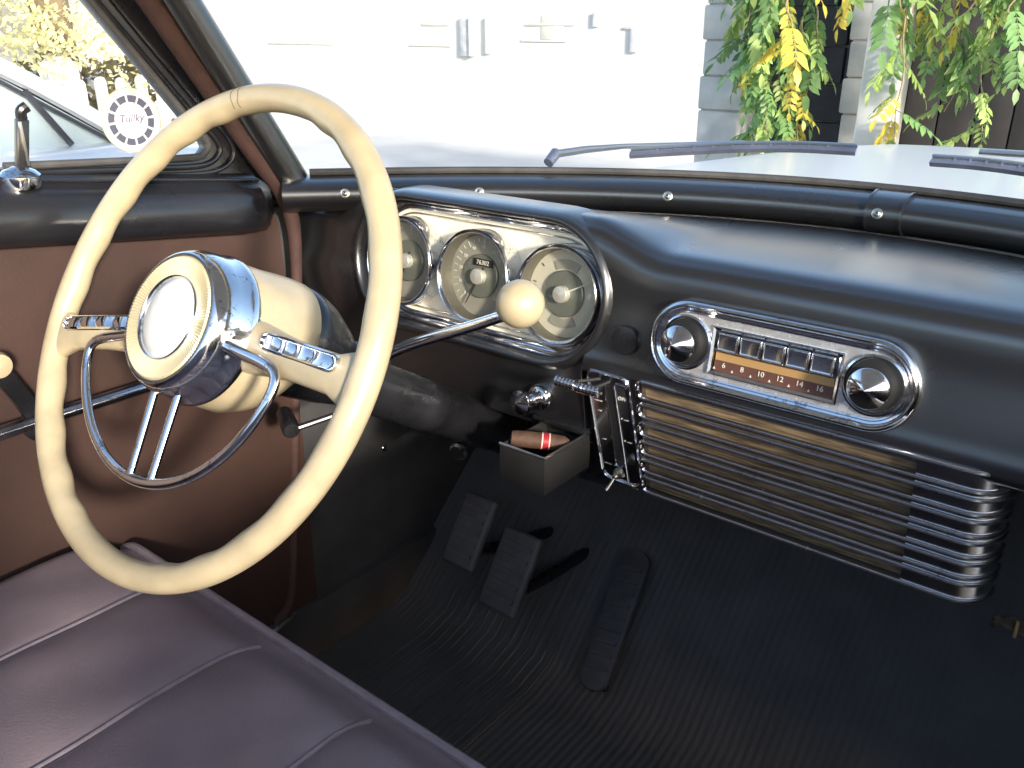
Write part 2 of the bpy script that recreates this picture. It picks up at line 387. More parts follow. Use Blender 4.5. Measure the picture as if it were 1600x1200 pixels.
# brow round the instruments
def ring_sweep(mb, prof, cx=CX, cz=CZ, hw=CHW, r=CRR, n=18, P=FP):
    """prof: list of (offset outwards, height)"""
    ringsP = [stadium(cx, cz, hw+o, r+o, n, h, P) for o, h in prof]
    mb.loft(ringsP, True, False, False); return mb
def browtop(o, h):
    return (o, h)
ring_sweep(MB(), [(.017, -.046), (.014, -.020), (.0115, -.008), (.0085, .000), (.0055, .0035), (.0025, .004), (.000, .002), (-.0015, -.004), (-.002, -.034)]).build('brow', 'dash', dash, ang=60)
# blanking button between cluster and radio
bp_ = on_face(978, 531)
MB().lathe([(.0155, -.004), (.0155, .003), (.0145, .0048), (.011, .0055), (0, .006)], bp_, FN, 28).build('blanking_button', 'blackmetal', dash)

# instrument cluster -------------------------------------------------
clu = thing('instrument_cluster', FP(CX, .905, -.03), 'silver instrument panel with three round gauges behind the steering wheel', 'instrument panel')
pl = MB(); o = stadium(CX, CZ, CHW-.002, CRR-.002, 18, -.030); o2 = stadium(CX, CZ, CHW-.002, CRR-.002, 18, -.034)
pl.loft([o2, o]); pl.build('face_plate', 'plate', clu, smooth=False)
ring_sweep(MB(), [(-.002, -.031), (-.002, -.012), (-.004, -.0105), (-.006, -.012), (-.0065, -.020), (-.010, -.022), (-.012, -.0245), (-.0125, -.031)]).build('trim_ring', 'chrome', clu, ang=50)
ring_sweep(MB(), [(-.0165, -.031), (-.0165, -.0275), (-.0175, -.0265), (-.0185, -.0275), (-.0185, -.031)]).build('inner_bead', 'steel', clu, ang=50)
GX = [-.4925, -.3713, -.2501]; GZ = .982; GR = .0555
def polar(c, r, a, h): return c+(FX*math.cos(a)+FV*math.sin(a))*r+FN*h
for gi, gx in enumerate(GX):
    c = FP(gx, GZ, 0)
    g = MB().lathe([(GR+.001, -.031), (GR+.0005, -.006), (GR, -.0015), (GR-.0015, 0), (GR-.0035, -.001), (GR-.0045, -.004)], c, FN, 64, cap0=False, cap1=False).build('bezel', 'chrome', clu, ang=60)
    MB().lathe([(GR-.0045, -.004), (GR-.006, -.012), (GR-.0065, -.0225)], c, FN, 64, cap0=False, cap1=False).build('cup', 'cup', clu)
    d = MB().lathe([(GR-.0062, -.0230), (GR-.0062, -.0215), (0, -.0215)], c, FN, 64).build('dial', 'dial_cream' if gi == 2 else 'dial', clu, ang=20)
    if gi == 2:
        for a0, a1 in ((62, 118), (242, 300)):
            mb = MB(); n = 14; inn, out = [], []
            for k in range(n+1):
                a = R(a0+(a1-a0)*k/n); inn.append((.028, a)); out.append((.0385, a))
            top = [polar(c, r, a, -.0202) for r, a in inn+out[::-1]]; bot = [polar(c, r, a, -.0216) for r, a in inn+out[::-1]]
            mb.loft([bot, top]); mb.build('dial_window', 'dial', d, smooth=False)
        for a in (10, 170, 190, 350, 40, 140): MB().box(polar(c, .043, R(a), -.0210), (.004, .0008, .0008), (FX*math.cos(R(a))+FV*math.sin(R(a)), -FX*math.sin(R(a))+FV*math.cos(R(a)), FN)).build('tick', 'dark_print', d, smooth=False)
    else:
        n = 25 if gi == 1 else 13
        for k in range(n):
            a = R(225-270*k/(n-1)); L = .0075 if k % 3 == 0 else .0045
            MB().box(polar(c, .042-L/2+.003, a, -.0210), (L, .0007, .0008), (FX*math.cos(a)+FV*math.sin(a), -FX*math.sin(a)+FV*math.cos(a), FN)).build('tick', 'white_print', d, smooth=False)
        if gi == 1:
            for k in range(0, 11):
                a = R(225-27*k); lettering(str(k*10) if k else '0', .0062, polar(c, .0345, a, -.0208), FX, FV, 'white_print', d, 'numeral')
        else:
            for k, tx in ((0, '\u2014'), (6, '\u2014'), (12, '\u2014')):
                a = R(225-22.5*k); lettering(tx, .0058, polar(c, .034, a, -.0208), FX, FV, 'white_print', d, 'lettering')
    MB().lathe([(.0262, -.0218), (.0262, -.0185), (.025, -.0175), (0, -.0175)], c, FN, 48).build('centre_disc', 'dial_olive', clu, ang=20)
    na = R({0: 250, 1: 243, 2: 28}[gi]); e1 = FX*math.cos(na)+FV*math.sin(na); e2 = -FX*math.sin(na)+FV*math.cos(na)
    nd = MB(); nd.loft([[c+e1*r+e2*wd*s+FN*hh for s, hh in ((-1, -.0165), (1, -.0165), (1, -.0155), (-1, -.0155))] for r, wd in ((-.012, .0012), (.0, .0012), (.040, .0004))])
    nd.build('needle', 'white_print' if gi == 2 else 'dark_print', clu, smooth=False)
    MB().lathe([(.0095, -.0176), (.0095, -.0110), (.0088, -.0098), (0, -.0082)], c, FN, 36).build('centre_cap', 'cap', clu, ang=25)
    if gi == 1:
        b = MB().box(c+FV*.0165+FX*.004-FN*.0168, (.0300, .0085, .0016), (FX, FV, FN)).build('odometer', 'recess', clu, bevel=.0004)
        lettering('76302', .0078, c+FV*.0165+FX*.004-FN*.0158, FX, FV, 'white_print', b, 'odometer_digits')
    MB().lathe([(GR-.005, -.0052), (GR*.6, -.0040), (0, -.0034)], c, FN, 48, cap0=False, cap1=False).build('lens', 'lens', clu, recalc=False)

# radio --------------------------------------------------------------
RX, RZ, RHW, RRR = .0065, .966, .1285, .0405
radio = thing('car_radio', FP(RX, .93, 0), 'chrome push button car radio with amber tuning dial', 'radio')
ring_sweep(MB(), [(.001, -.004), (.001, .006), (-.0005, .010), (-.003, .0118), (-.0055, .0105), (-.0065, .007), (-.0085, .0062), (-.0095, .0072), (-.011, .0066), (-.0115, .0040)], RX, RZ, RHW, RRR, 22).build('rim', 'chrome', radio, ang=50)
# face plate with rectangular opening: built as strips round the opening
OX0, OX1, OZ0, OZ1 = -.056, .067, .9425, .9865
def rect_pts(n):  # matching sample count of stadium(n)
    out = []
    for k in range(n+1):  t = k/n; out.append((OX1, OZ0+(OZ1-OZ0)*t))
    for k in range(n+1):  t = k/n; out.append((OX0, OZ1+(OZ0-OZ1)*t))
    return out
fp = MB(); fp.loft([stadium(RX, RZ, RHW-.0115, RRR-.0115, 22, .0042), [FP(x, z, .0042) for x, z in rect_pts(22)]], True, False, False)
fp.build('face_plate', 'satin', radio, smooth=False)
fr = MB(); seq = [(OX0, OZ0), (OX1, OZ0), (OX1, OZ1), (OX0, OZ1)]
def rr(o, h): return [FP(OX0-o, OZ0-o, h), FP(OX1+o, OZ0-o, h), FP(OX1+o, OZ1+o, h), FP(OX0-o, OZ1+o, h)]
fr.loft([rr(.0015, .003), rr(.0015, .0062), rr(.0002, .0072), rr(-.0022, .0058), rr(-.0030, -.006)], True, False, False)
fr.build('opening_frame', 'chrome', radio, smooth=False)
MB().box(FP((OX0+OX1)/2, (OZ0+OZ1)/2, -.0068), (OX1-OX0, OZ1-OZ0, .002), (FX, FV, FN)).build('backing', 'recess', radio, smooth=False)
bw = (OX1-OX0-.010)/5
for k in range(5):
    x = OX0+.0055+bw*(k+.5)
    b = MB(); b.loft([[FP(x+sx*(bw/2-i_), z, h) for sx, z in ((-1, .9645+i_), (1, .9645+i_), (1, .9835-i_), (-1, .9835-i_))] for i_, h in ((.0006, -.005), (.0006, .0075), (.0020, .0092), (.0030, .0085))])
    b.build('push_button', 'chrome', radio, bevel=.0005)
dl = MB().box(FP((OX0+OX1)/2, .9537, .0005), (OX1-OX0-.008, .0185, .003), (FX, FV, FN)).build('tuning_dial', 'amber', radio, smooth=False)
MB().box(FP((OX0+OX1)/2, .9503, .0022), (OX1-OX0-.008, .0105, .0012), (FX, FV, FN)).build('scale_band', 'dialbrown', dl, smooth=False)
for k, tx in enumerate(('6', '8', '10', '12', '14', '16')):
    x = OX0+.014+.0187*k
    lettering(tx, .0072, FP(x, .9513, .0031), FX, FV, 'white_print', dl, 'numeral')
    xx = x-.0095
    MB().prism([FP(xx-.0012, .9463, .0028), FP(xx+.0012, .9463, .0028), FP(xx, .9487, .0028)], FN*.0004).build('pointer_mark', 'white_print', dl, smooth=False)
for sx in (-1, 1):
    kx = RX+sx*.0905; c = FP(kx, RZ, 0)
    MB().lathe([(.0265, .0042), (.0275, .0066), (.0255, .0075), (.0240, .0060), (.0235, .002)], c, FN, 48, cap0=False, cap1=False).build('knob_ring', 'chrome', radio, ang=60)
    MB().lathe([(.0236, .0046), (.021, .0044), (0, .0044)], c, FN, 40, cap0=False).build('knob_well', 'recess', radio)
    kn = MB(); kn.lathe([(.0150, .004), (.0165, .012), (.0178, .020), (.0180, .0235), (.0170, .0250), (0, .0345)], c, FN, 40)
    kn.build('knob', 'chrome', radio, ang=28)

# heater control panel + grille -----------------------------------------
GY0, GZ0, GY1, GZ1 = .7305, .914, .757, .774
def GP(x, t, h=0):   # t 0 top .. 1 bottom, lower fascia leans forward at its foot
    n = Vector((0, -(GZ0-GZ1), -(GY1-GY0))).normalized()
    return Vector((x, GY0+(GY1-GY0)*t, GZ0+(GZ1-GZ0)*t))+n*h
GN = Vector((0, -(GZ0-GZ1), -(GY1-GY0))).normalized(); GV = Vector((0, GY0-GY1, GZ0-GZ1)).normalized()
GH = math.hypot(GY1-GY0, GZ0-GZ1)
def gpath(t, h, x0=-.128, x1=.184, rad=.030):
    pts = []
    for k in range(7): pts.append(GP(x0+(x1-x0)*k/6, t, h))
    base = GP(x1, t, 0)
    for k in range(1, 15):
        a = R(95)*k/14; pts.append(base+Vector((1, 0, 0))*((rad+h)*math.sin(a))-GN*(rad-(rad+h)*math.cos(a)))
    return pts
gr = thing('speaker_grille', GP(.03, 1, 0), 'chrome ribbed speaker grille over brown cloth wrapping round the lower fascia', 'grille')
hs = MB(); hs.loft([gpath(t, -.011, -.205) for t in (-.03, 1.02)], closed=False); hs.build('housing', 'dash', gr)
hs = MB(); up_ = gpath(-.02, -.008, -.205); 
cl_ = MB(); cl_.loft([[GP(-.132, t, -.008), GP(.143, t, -.008), GP(.143, t, -.0105), GP(-.132, t, -.0105)] for t in (.0, 1.0)]); cl_.build('speaker_cloth', 'cloth', gr, smooth=False)
wr = MB(); wr.loft([[p for p in gpath(t, .0006, .143)] for t in (.0, 1.0)], closed=False); wr.build('end_wrap', 'chrome_worn', gr)
MB().tube([GP(.1435, 0, -.004), GP(.1435, 1, -.004)], .0012, 6).build('cloth_edge', 'brass', gr)
bars = [0.0]+[k/6 for k in range(1, 6)]+[1.0]
for k, t in enumerate(bars):
    for sgn in ((-1, 1) if 0 < k < 6 else (0,)):
        dt = sgn*.0040/GH
        path = gpath(t+dt, .0005)
        MB().tube(path, 1, sec=[(math.cos(a)*.0029, math.sin(a)*.0027) for a in [2*math.pi*i/10 for i in range(10)]], up=GV).build('grille_bar', 'chrome_worn', gr)
    if 0 < k < 6:
        lp = []
        for j in range(9):
            a = R(90+180*j/8)
            lp.append(GP(-.128, t, 0)+Vector((1, 0, 0))*(.0036*math.cos(a))+GV*(.0036*math.sin(a))*-1)
# rounded slot ends on the left, each a little chrome horseshoe
for k in range(6):
    ta, tb = bars[k]+(.0036/GH if k else .0), bars[k+1]-(.0036/GH if k < 5 else 0)
    pa, pb = GP(-.128, ta, .0005), GP(-.128, tb, .0005); mid = (pa+pb)/2; hh = (pa-pb).length/2
    lp = [mid+GV*(hh*math.cos(R(180*j/10)))-FX*(.0065*math.sin(R(180*j/10))) for j in range(11)]
    MB().tube(lp, .0022, 8).build('slot_end', 'chrome', gr)
MB().loft([[GP(-.142, t, h) for h in (-.008, .0)]+[GP(-.129, t, h) for h in (.0, -.008)] for t in (0, 1)]).build('end_strip', 'chrome_dull', gr, smooth=False)

hc = thing('heater_control_panel', GP(-.17, 1, 0), 'dark chrome heater control plate with slotted lever and engraved lettering', 'control panel')
def HP(x, t, h): return GP(x+.012*t, t, h)
def hcring(o, h, r=.010):
    x0, x1 = -.199-o, -.1445+o; t0, t1 = -.0-o/GH, 1+o/GH
    out = []
    rx = r
    for (cx_, ct_, a0) in ((x1-rx, t1-rx/GH, -90), (x1-rx, t0+rx/GH, 0), (x0+rx, t0+rx/GH, 90), (x0+rx, t1-rx/GH, 180)):
        for k in range(6):
            a = R(a0+90*k/5); out.append(HP(cx_+rx*math.cos(a), ct_-rx/GH*math.sin(a), h))
    return out
MB().loft([hcring(0, -.008), hcring(0, .0), hcring(-.0008, .0012), hcring(-.003, .0012), hcring(-.0038, .0002)]).build('plate', 'chrome_dull', hc, ang=40)
rp = hcring(-.0018, .0016)
MB().tube(rp, .0012, 6, closed=True).build('edge_bead', 'chrome', hc)
sx0, sx1 = -.1765, -.1645
MB().loft([[HP(x, t, h) for x, h in ((sx0, -.004), (sx1, -.004), (sx1, .0009), (sx0, .0009))] for t in (.13, .86)]).build('slot', 'recess', hc, smooth=False)
MB().tube([HP(sx0, .86, .001), HP(sx0, .12, .001), HP(sx1, .12, .001), HP(sx1, .86, .001)], .0009, 6).build('slot_edge', 'chrome', hc)
lv = [HP(-.158, .06, .002), HP(-.158, .9, .002)]
ch = []
for (cx_, ct_, a0) in ((-.1525, .985, -90), (-.1525, .10, 0), (-.1600, .10, 90), (-.1600, .985, 180)):
    for k in range(5):
        a = R(a0+90*k/4); ch.append(HP(cx_+.0035*math.cos(a), ct_-.0035/GH*math.sin(a), .0012))
MB().tube(ch, .0008, 6, closed=True).build('panel_bead', 'chrome', hc)
for t, s_ in ((.20, 'OFF'), (.38, '\u2022 \u2014'), (.58, '\u2022 \u2014')):
    lettering(s_, .0062, HP(-.1563, t, .0008), FX, GV, 'white_print', hc, 'lettering')
for t, s_ in ((.27, '\u2014\u2014'), (.36, '\u2014'), (.62, '\u2014'), (.85, '\u2014\u2014')):
    lettering(s_, .005, HP(-.1880, t, .0008), FX, GV, 'white_print', hc, 'lettering')
MB().box(HP(-.1705, .84, .004), (.010, .010, .008), (FX, GV, GN)).build('slide_tab', 'chrome', hc, bevel=.001)
# two ribbed lever grips sticking out at the head of the plate
for q, (c0, c1) in enumerate((((868, 594), (900, 603)), ((902, 605), (938, 614)))):
    hfr = .035 if q == 0 else .022
    a = on_face(*c0, hfr); b = on_face(*c1, hfr); ax = (b-a).normalized(); L = (b-a).length; pr = []
    for k in range(6):
        s0 = L*k/6; pr += [(.0034, s0+.0002), (.0034, s0+L/6*.22), (.0060, s0+L/6*.36), (.0060, s0+L/6*.84), (.0034, s0+L/6*.98)]
    gpn = MB().lathe(pr, a, ax, 20).build('lever_grip', 'chrome', hc, ang=25)
    MB().tube([(a+b)/2, HP(-.182+.012*q, .08, -.002)], .0022, 8).build('lever_arm', 'recess', hc)
# toggle switch at the foot of the plate
tb = on_face(966, 740, -.024)
tg = thing('toggle_switch', tb, 'small brass toggle switch at the foot of the heater plate', 'switch')
MB().lathe([(.006, -.003), (.006, .002), (.0045, .003), (.0035, .007), (.0025, .009), (0, .0095)], tb, GN, 16).build('bushing', 'brass', tg)
MB().tube([tb+GN*.006, tb+GN*.013+Vector((-.002, 0, -.007)), tb+GN*.017+Vector((-.004, 0, -.012))], [.0014, .0019, .0026], 12).build('bat', 'brass', tg)
MB().tube([tb+GN*.004, tb+GN*.006+Vector((.010, 0, .005))], [.002, .0026], 10).build('nut_wing', 'brass', tg)

# cigarette lighter ------------------------------------------------------
lc = on_face(845, 620, -.021)
lt = thing('cigarette_lighter', lc, 'chrome pull knob standing out of the dash below the gauges', 'pull knob')
axl = (FN+Vector((-.12, 0, -.06))).normalized()
MB().lathe([(.0165, 0), (.0165, .004), (.0145, .0075), (.011, .009), (.009, .010), (.0085, .018)], lc, axl, 32).build('socket_ring', 'chrome', lt, ang=40)
MB().lathe([(.0065, .012), (.0065, .024), (.011, .027), (.0143, .030), (.0150, .033), (.0143, .0355), (0, .041)], lc, axl, 32).build('knob', 'chrome', lt, ang=35)

# ashtray + cigar -----------------------------------------------------------
YT = .665; tr_ = on_y(851, 719, YT); tl_ = on_y(797, 701, YT); zt = tr_.z
ash = thing('ashtray', (tr_.x-.03, YT+.04, zt-.05), 'grey metal ashtray drawer pulled open below the dash', 'ashtray')
wv_ = .062; dp = .088; hgt = .044; x1 = tr_.x; x0 = x1-wv_
for nm, c, sz in (('front_panel', ((x0+x1)/2, YT+.001, zt-hgt/2), (wv_, .002, hgt)), ('side_panel', (x1-.001, YT+dp/2, zt-hgt/2), (.002, dp-.004, hgt)), ('side_panel', (x0+.001, YT+dp/2, zt-hgt/2), (.002, dp-.004, hgt)),
                  ('bottom_panel', ((x0+x1)/2, YT+dp/2, zt-hgt+.001), (wv_-.004, dp-.004, .002)), ('back_panel', ((x0+x1)/2, YT+dp-.001, zt-hgt/2), (wv_, .002, hgt))):
    MB().box(c, sz).build(nm, 'tray', ash, bevel=.0004)
MB().tube([(x0, YT, zt+.0012), (x1, YT, zt+.0012), (x1, YT+dp, zt+.0012)], .0018, 8).build('rim_bead', 'steel', ash)
MB().box(((x0+x1)/2-.005, YT+.125, zt+.003), (.075, .10, .006)).build('slide_bracket', 'blackmetal', ash, bevel=.001)
cg0 = Vector((x0+.004, YT+.014, zt+.004)); cg1 = Vector((x1-.006, YT+.055, zt-.004)); axc = (cg1-cg0).normalized(); L = (cg1-cg0).length
cg = thing('cigar', cg0, 'brown cigar with red band lying in the ashtray', 'cigar')
MB().lathe([(.004, 0), (.0078, .001), (.0088, .006), (.0094, .02), (.0094, L*.7), (.0085, L*.9), (.005, L*.99), (0, L)], cg0, axc, 20).build('cigar_body', 'cigar', cg)
MB().lathe([(.0096, L*.50), (.0099, L*.505), (.0099, L*.665), (.0096, L*.67)], cg0, axc, 24, cap0=False, cap1=False).build('band', 'redband', cg)
for q in (.52, .64): MB().lathe([(.01, L*q), (.0101, L*q+.0006), (.01, L*q+.0012)], cg0, axc, 24, cap0=False, cap1=False).build('band_edge', 'white_print', cg)

# wire bundle at the right of the grille
wb = on_y(1578, 980, .80)
wt = thing('wire_bundle', wb, 'frayed brown cloth wire bundle tied with tan cord under the fascia', 'wires')
for q in range(3):
    MB().tube(smoothpath([wb+Vector((-.014, -.003*q, .006-.003*q)), wb+Vector((0, .004*q, .002*q)), wb+Vector((.03, .01, -.004+.003*q)), wb+Vector((.07, .05, .03+.01*q))], 6), .0034, 8).build('wire', 'cord', wt)
MB().tube([wb+Vector((.004+.008*math.sin(k*.4)*.2, .006*math.cos(k*.8), .0075*math.sin(k*.8))) for k in range(9)], .0016, 6).build('tie', 'tan', wt)

# ================================================================== STEERING
T = R(31.4); WN = Vector((0, -math.cos(T), math.sin(T))); WU = Vector((1, 0, 0)); WV = WN.cross(WU)
WC = Vector((-.372, .383, 1.014)); ROT = R(7)
def WP(r, a, h=0): return WC+(WU*math.cos(a)+WV*math.sin(a))*r+WN*h
sw = thing('steering_wheel', WP(.212, R(-90), 0), 'ivory two spoke steering wheel with chrome horn ring', 'steering wheel')
RW = .2125
rim = MB(); rings = []; NR = 220; NS = 20
for i in range(NR):
    a = 2*math.pi*i/NR; ad = math.degrees(a) % 360
    gm = sstep(100, 112, ad)*(1-sstep(246, 256, ad)); gm += sstep(284, 294, ad)+(1-sstep(70, 82, ad)) if not (100 < ad < 260) else 0
    c = WP(RW, a); er = (WU*math.cos(a)+WV*math.sin(a)); ring = []
    scal = gm*.0013*(math.cos(ad/180*math.pi*26))
    for k in range(NS):
        b = 2*math.pi*k/NS; cr_, sr_ = math.cos(b), math.sin(b)
        inner = max(0, -cr_*.8-sr_*.4)
        rr_ = .0122+scal*inner
        ring.append(c+er*(cr_*rr_)+WN*(sr_*rr_*1.06))
    rings.append(ring)
rim.loft(rings, True, loop=True); rimo = rim.build('rim', 'ivory', sw)
# hairline cracks in the rim
for a, s0, s1 in ((103.6, 10, 150), (101.2, 60, 150)):
    pts = []
    for k in range(14):
        b = R(s0+(s1-s0)*k/13); aa = R(a+.22*math.sin(k*.7+a)); er = (WU*math.cos(aa)+WV*math.sin(aa))
        pts.append(WP(RW, aa)+er*(math.cos(b)*.01225)+WN*(math.sin(b)*.0130))
    MB().tube(pts, .00022, 5).build('crack', 'dark_print', rimo)
# spokes
for sg in (0, 1):
    a = R(0) if sg == 0 else R(-166)
    er = WU*math.cos(a)+WV*math.sin(a); et = WN.cross(er); upsgn = 1 if sg == 0 else -1
    sp = MB(); rs = []
    for k in range(13):
        t = k/12; r = .045+(.2085-.045)*t
        wd = .0235-.0075*sstep(0, .6, t)+.009*sstep(.82, 1, t); th = .0115-.002*t+.0*t; hc_ = -.018+.016*sstep(0, .8, t)
        rs.append([WC+er*r+et*(wd*math.copysign(abs(math.cos(b))**.75, math.cos(b)))+WN*(hc_+th*math.copysign(abs(math.sin(b))**.75, math.sin(b))) for b in [2*math.pi*j/20 for j in range(20)]])
    sp.loft(rs); spo = sp.build('spoke', 'ivory', sw)
    # chrome inlay with four curved windows
    def IP(r, w_, h): 
        t = (r-.045)/(.2085-.045); hc_ = -.018+.016*sstep(0, .8, t)+(.0115-.002*t)
        return WC+er*r+et*(w_*upsgn)+WN*(hc_+h)
    inl = MB(); n = 16; r0, r1, w0, w1 = .088, .190, .000, .0150
    out = []
    for k in range(9): b = R(-90+180*k/8); out.append((r1-.0075+.0075*math.cos(b), (w0+w1)/2+.0075*math.sin(b)))
    for k in range(9): b = R(90+180*k/8); out.append((r0+.0075+.0075*math.cos(b), (w0+w1)/2+.0075*math.sin(b)))
    inl.loft([[IP(r, w_, -.003) for r, w_ in out], [IP(r, w_, .0022) for r, w_ in out], [IP(r, (w_-.0075)*.86+.0075, .0034) for r, w_ in out], [IP(r, (w_-.0075)*.74+.0075, .0016) for r, w_ in out]])
    inl.build('chrome_inlay', 'chrome', spo, ang=30)
    for q in range(4):
        ra = r0+.006+(r1-r0-.012)*q/4; rb = r0+.006+(r1-r0-.012)*(q+.88)/4
        seg = MB(); rs = []
        for k in range(5):
            t = k/4; r = ra+(rb-ra)*t
            rs.append([IP(r+.004*math.sin(math.pi*s)*(1 if k == 4 else .6), .0026+.0098*s, .0020+.0022*math.sin(math.pi*min(1, max(0, t)))*1.0) for s in (0, .25, .5, .75, 1)])
        seg.loft(rs, closed=False); seg.build('inlay_segment', 'chrome', spo, ang=60)
# hub
def axial(prof):                               # (radius, height, upward shift) rings along the column
    return [[WC+WN*h+WV*sh_+(WU*math.cos(2*math.pi*k/56)+WV*math.sin(2*math.pi*k/56))*r for k in range(56)] for r, h, sh_ in prof]
MB().loft(axial([(.058, -.012, 0), (.0645, -.014, 0), (.0665, -.026, 0), (.0675, -.042, 0), (.066, -.060, .004), (.0605, -.078, .011), (.0555, -.088, .016), (.050, -.090, .016)]), True, False, False).build('hub', 'ivory', sw, ang=50)
MB().lathe([(.060, -.020), (.0672, -.013), (.0684, -.009), (.0672, -.005), (.0658, -.001), (.0650, .006), (.0636, .016), (.0610, .023), (.0580, .0275), (.0565, .0280), (.0560, .0262)], WC, WN, 72, cap0=False, cap1=False).build('horn_bezel', 'chrome', sw, ang=50)
MB().lathe([(.0562, .0255), (.0555, .0285), (.0545, .0285), (.0540, .0262)], WC, WN, 72, cap0=False, cap1=False).build('black_gasket', 'rubber', sw)
md = MB(); rs = []; NRB = 120
for r, h in ((.0545, .0268), (.0525, .0292), (.045, .0275), (.037, .0262)):
    rs.append([WP(r, 2*math.pi*i/(2*NRB), h+(.0007 if i % 2 else 0)) for i in range(2*NRB)])
md.loft(rs, True, False, False); md.build('ribbed_ring', 'gold', sw, ang=10)
MB().lathe([(.0375, .0255), (.0375, .0290), (.0365, .0300), (.0352, .0290), (.0350, .0265)], WC, WN, 60, cap0=False, cap1=False).build('medallion_ring', 'chrome', sw, ang=60)
em = MB().lathe([(.0352, .0262), (.034, .0280), (.026, .0315), (.014, .0338), (0, .0345)], WC, WN, 56).build('medallion', 'enamel', sw)
# horn ring
HR, HH = .138, .011
def HPt(r, a): return WP(r, R(a)-R(83), HH)
path = [HPt(.058, 77), HPt(.085, 77.5), HPt(.112, 78), HPt(.128, 77.3), HPt(.1355, 74.5), HPt(HR, 69)]
path += [HPt(HR, a) for a in range(62, -63, -4)]+[HPt(HR, -69), HPt(.1355, -74.5), HPt(.128, -77.3), HPt(.112, -78), HPt(.085, -77.5), HPt(.058, -77)]
sec = [(.0048*math.cos(b), .0036*math.sin(b)) for b in [2*math.pi*k/14 for k in range(14)]]
MB().tube(smoothpath(path, 3), 1, sec=sec, up=WN).build('horn_ring', 'chrome', sw)
for s in (-1, 1):
    e = WU*math.cos(R(-83))+WV*math.sin(R(-83)); f = WN.cross(e)
    MB().tube([WC+e*.058+f*(.0165*s)+WN*.009, WC+e*.136+f*(.0150*s)+WN*HH], 1, sec=[(x*.85, y*.85) for x, y in sec], up=WN).build('horn_ring_bar', 'chrome', sw)
# column
col = thing('steering_column', WC-WN*.60, 'black steering column running from the wheel hub down under the dash', 'steering column')
MB().loft(axial([(.050, -.084, .016), (.0545, -.089, .016), (.0540, -.105, .0165), (.0505, -.125, .0145), (.0440, -.148, .0095), (.0360, -.168, .004), (.0300, -.182, .0)]), True, False, False).build('bell', 'blackmetal', col, ang=50)
MB().lathe([(.0298, -.155), (.0298, -.30), (.0310, -.302), (.0310, -.33), (.0298, -.332), (.0298, -.80)], WC, WN, 40).build('jacket_tube', 'blackmetal', col, ang=40)
# gear lever
kc = on_y(813, 475, .54)
boss = WC-WN*.172+WV*.024+WU*.020
gl = thing('gear_shift_lever', boss, 'chrome column gear lever with round ivory ball knob', 'gear lever')
MB().tube([WC-WN*.19+WV*.012+WU*.006, boss+WU*.010, boss+WU*.036+WV*.004], [.019, .0185, .0135], 20).build('lever_boss', 'blackmetal', gl)
MB().tube(smoothpath([boss+WU*.028, boss.lerp(kc, .35)+Vector((0, 0, -.006)), boss.lerp(kc, .75)+Vector((0, 0, -.006)), kc+Vector((-.010, 0, -.010))], 8), [.0062-.0014*k/24 for k in range(25)], 16).build('lever_rod', 'chrome', gl)
dk = (kc-boss).normalized()
bl = MB(); bl.lathe([(.0066, -.0225), (.0078, -.0200)]+[(.0203*math.sin(R(a)), -.0203*math.cos(R(a))) for a in range(24, 181, 6)], kc, dk, 40); bl.build('ball_knob', 'ivory', gl)
# hand brake pull
hb = on_y(455, 672, .60)
hbk = thing('handbrake_pull', hb, 'dark handbrake pull handle under the dash beside the door', 'handle')
MB().lathe([(.0, -.052), (.010, -.05), (.0115, -.02), (.0115, 0), (.0095, .004), (0, .005)], hb, Vector((.85, -.45, -.06)), 20).build('grip', 'blackmetal', hbk)
MB().tube([hb, hb+Vector((.05, .10, .02))], .004, 10).build('pull_rod', 'blackmetal', hbk)

hr = on_y(716, 706, .80)
hrk = thing('hood_release_knob', hr, 'dull grey pull knob below the steering column in the footwell', 'knob')
MB().lathe([(.006, .02), (.009, .012), (.013, .006), (.0135, 0), (.011, -.004), (0, -.006)], hr, Vector((-.3, 1, .15)), 22).build('knob', 'steel', hrk)
MB().tube([hr+Vector((-.003, .012, .002)), hr+Vector((-.03, .20, .03))], .0035, 8).build('cable', 'blackmetal', hrk)
# pedals
def pedal(name, px, py, yy, wdt, hgt_, label, cat='pedal'):
    c = on_y(px, py, yy); n = Vector((0, -.82, .57)); v = Vector((0, .57, .82)); 
    t = thing(name, c-v*hgt_/2, label, cat)
    MB().box(c, (wdt, hgt_, .016), (FX, v, n)).build('pedal_pad', 'rubber', t, bevel=.006, seg=3)
    for k in range(5): MB().box(c+v*(hgt_*(k-2)/6.2)+n*.0082, (wdt*.78, .006, .006), (FX, v, n)).build('tread_rib', 'rubber', t)
    MB().tube(smoothpath([c-n*.006, c-n*.06-v*.02, Vector((c.x+.02, 1.08, .44))], 6), .010, 10).build('pedal_arm', 'blackmetal', t)
pedal('clutch_pedal', 735, 830, .86, .062, .115, 'dark rubber clutch pedal nearest the kick panel')
pedal('brake_pedal', 798, 893, .86, .070, .125, 'dark rubber brake pedal between clutch and accelerator')
a0 = Vector((-.262, .885, .338)); a1 = Vector((-.292, 1.055, .470)); ev = (a1-a0).normalized(); en = Vector((0, -.6, .8)); ex_ = ev.cross(en).normalized(); en = ex_.cross(ev)
acc = thing('accelerator_pedal', a0, 'long narrow organ type accelerator pedal on the toe board', 'pedal')
pp = []
for k in range(9): b = R(-180+180*k/8); pp.append((.024*math.cos(b), .024*math.sin(b)+.012))
LL = (a1-a0).length
for k in range(9): b = R(180*k/8); pp.append((.026*math.cos(b), LL-.026+.026*math.sin(b)))
MB().loft([[a0+ex_*x+ev*y+en*h for x, y in pp] for h in (.006, .020)]).build('pedal_pad', 'rubber', acc, bevel=.003)
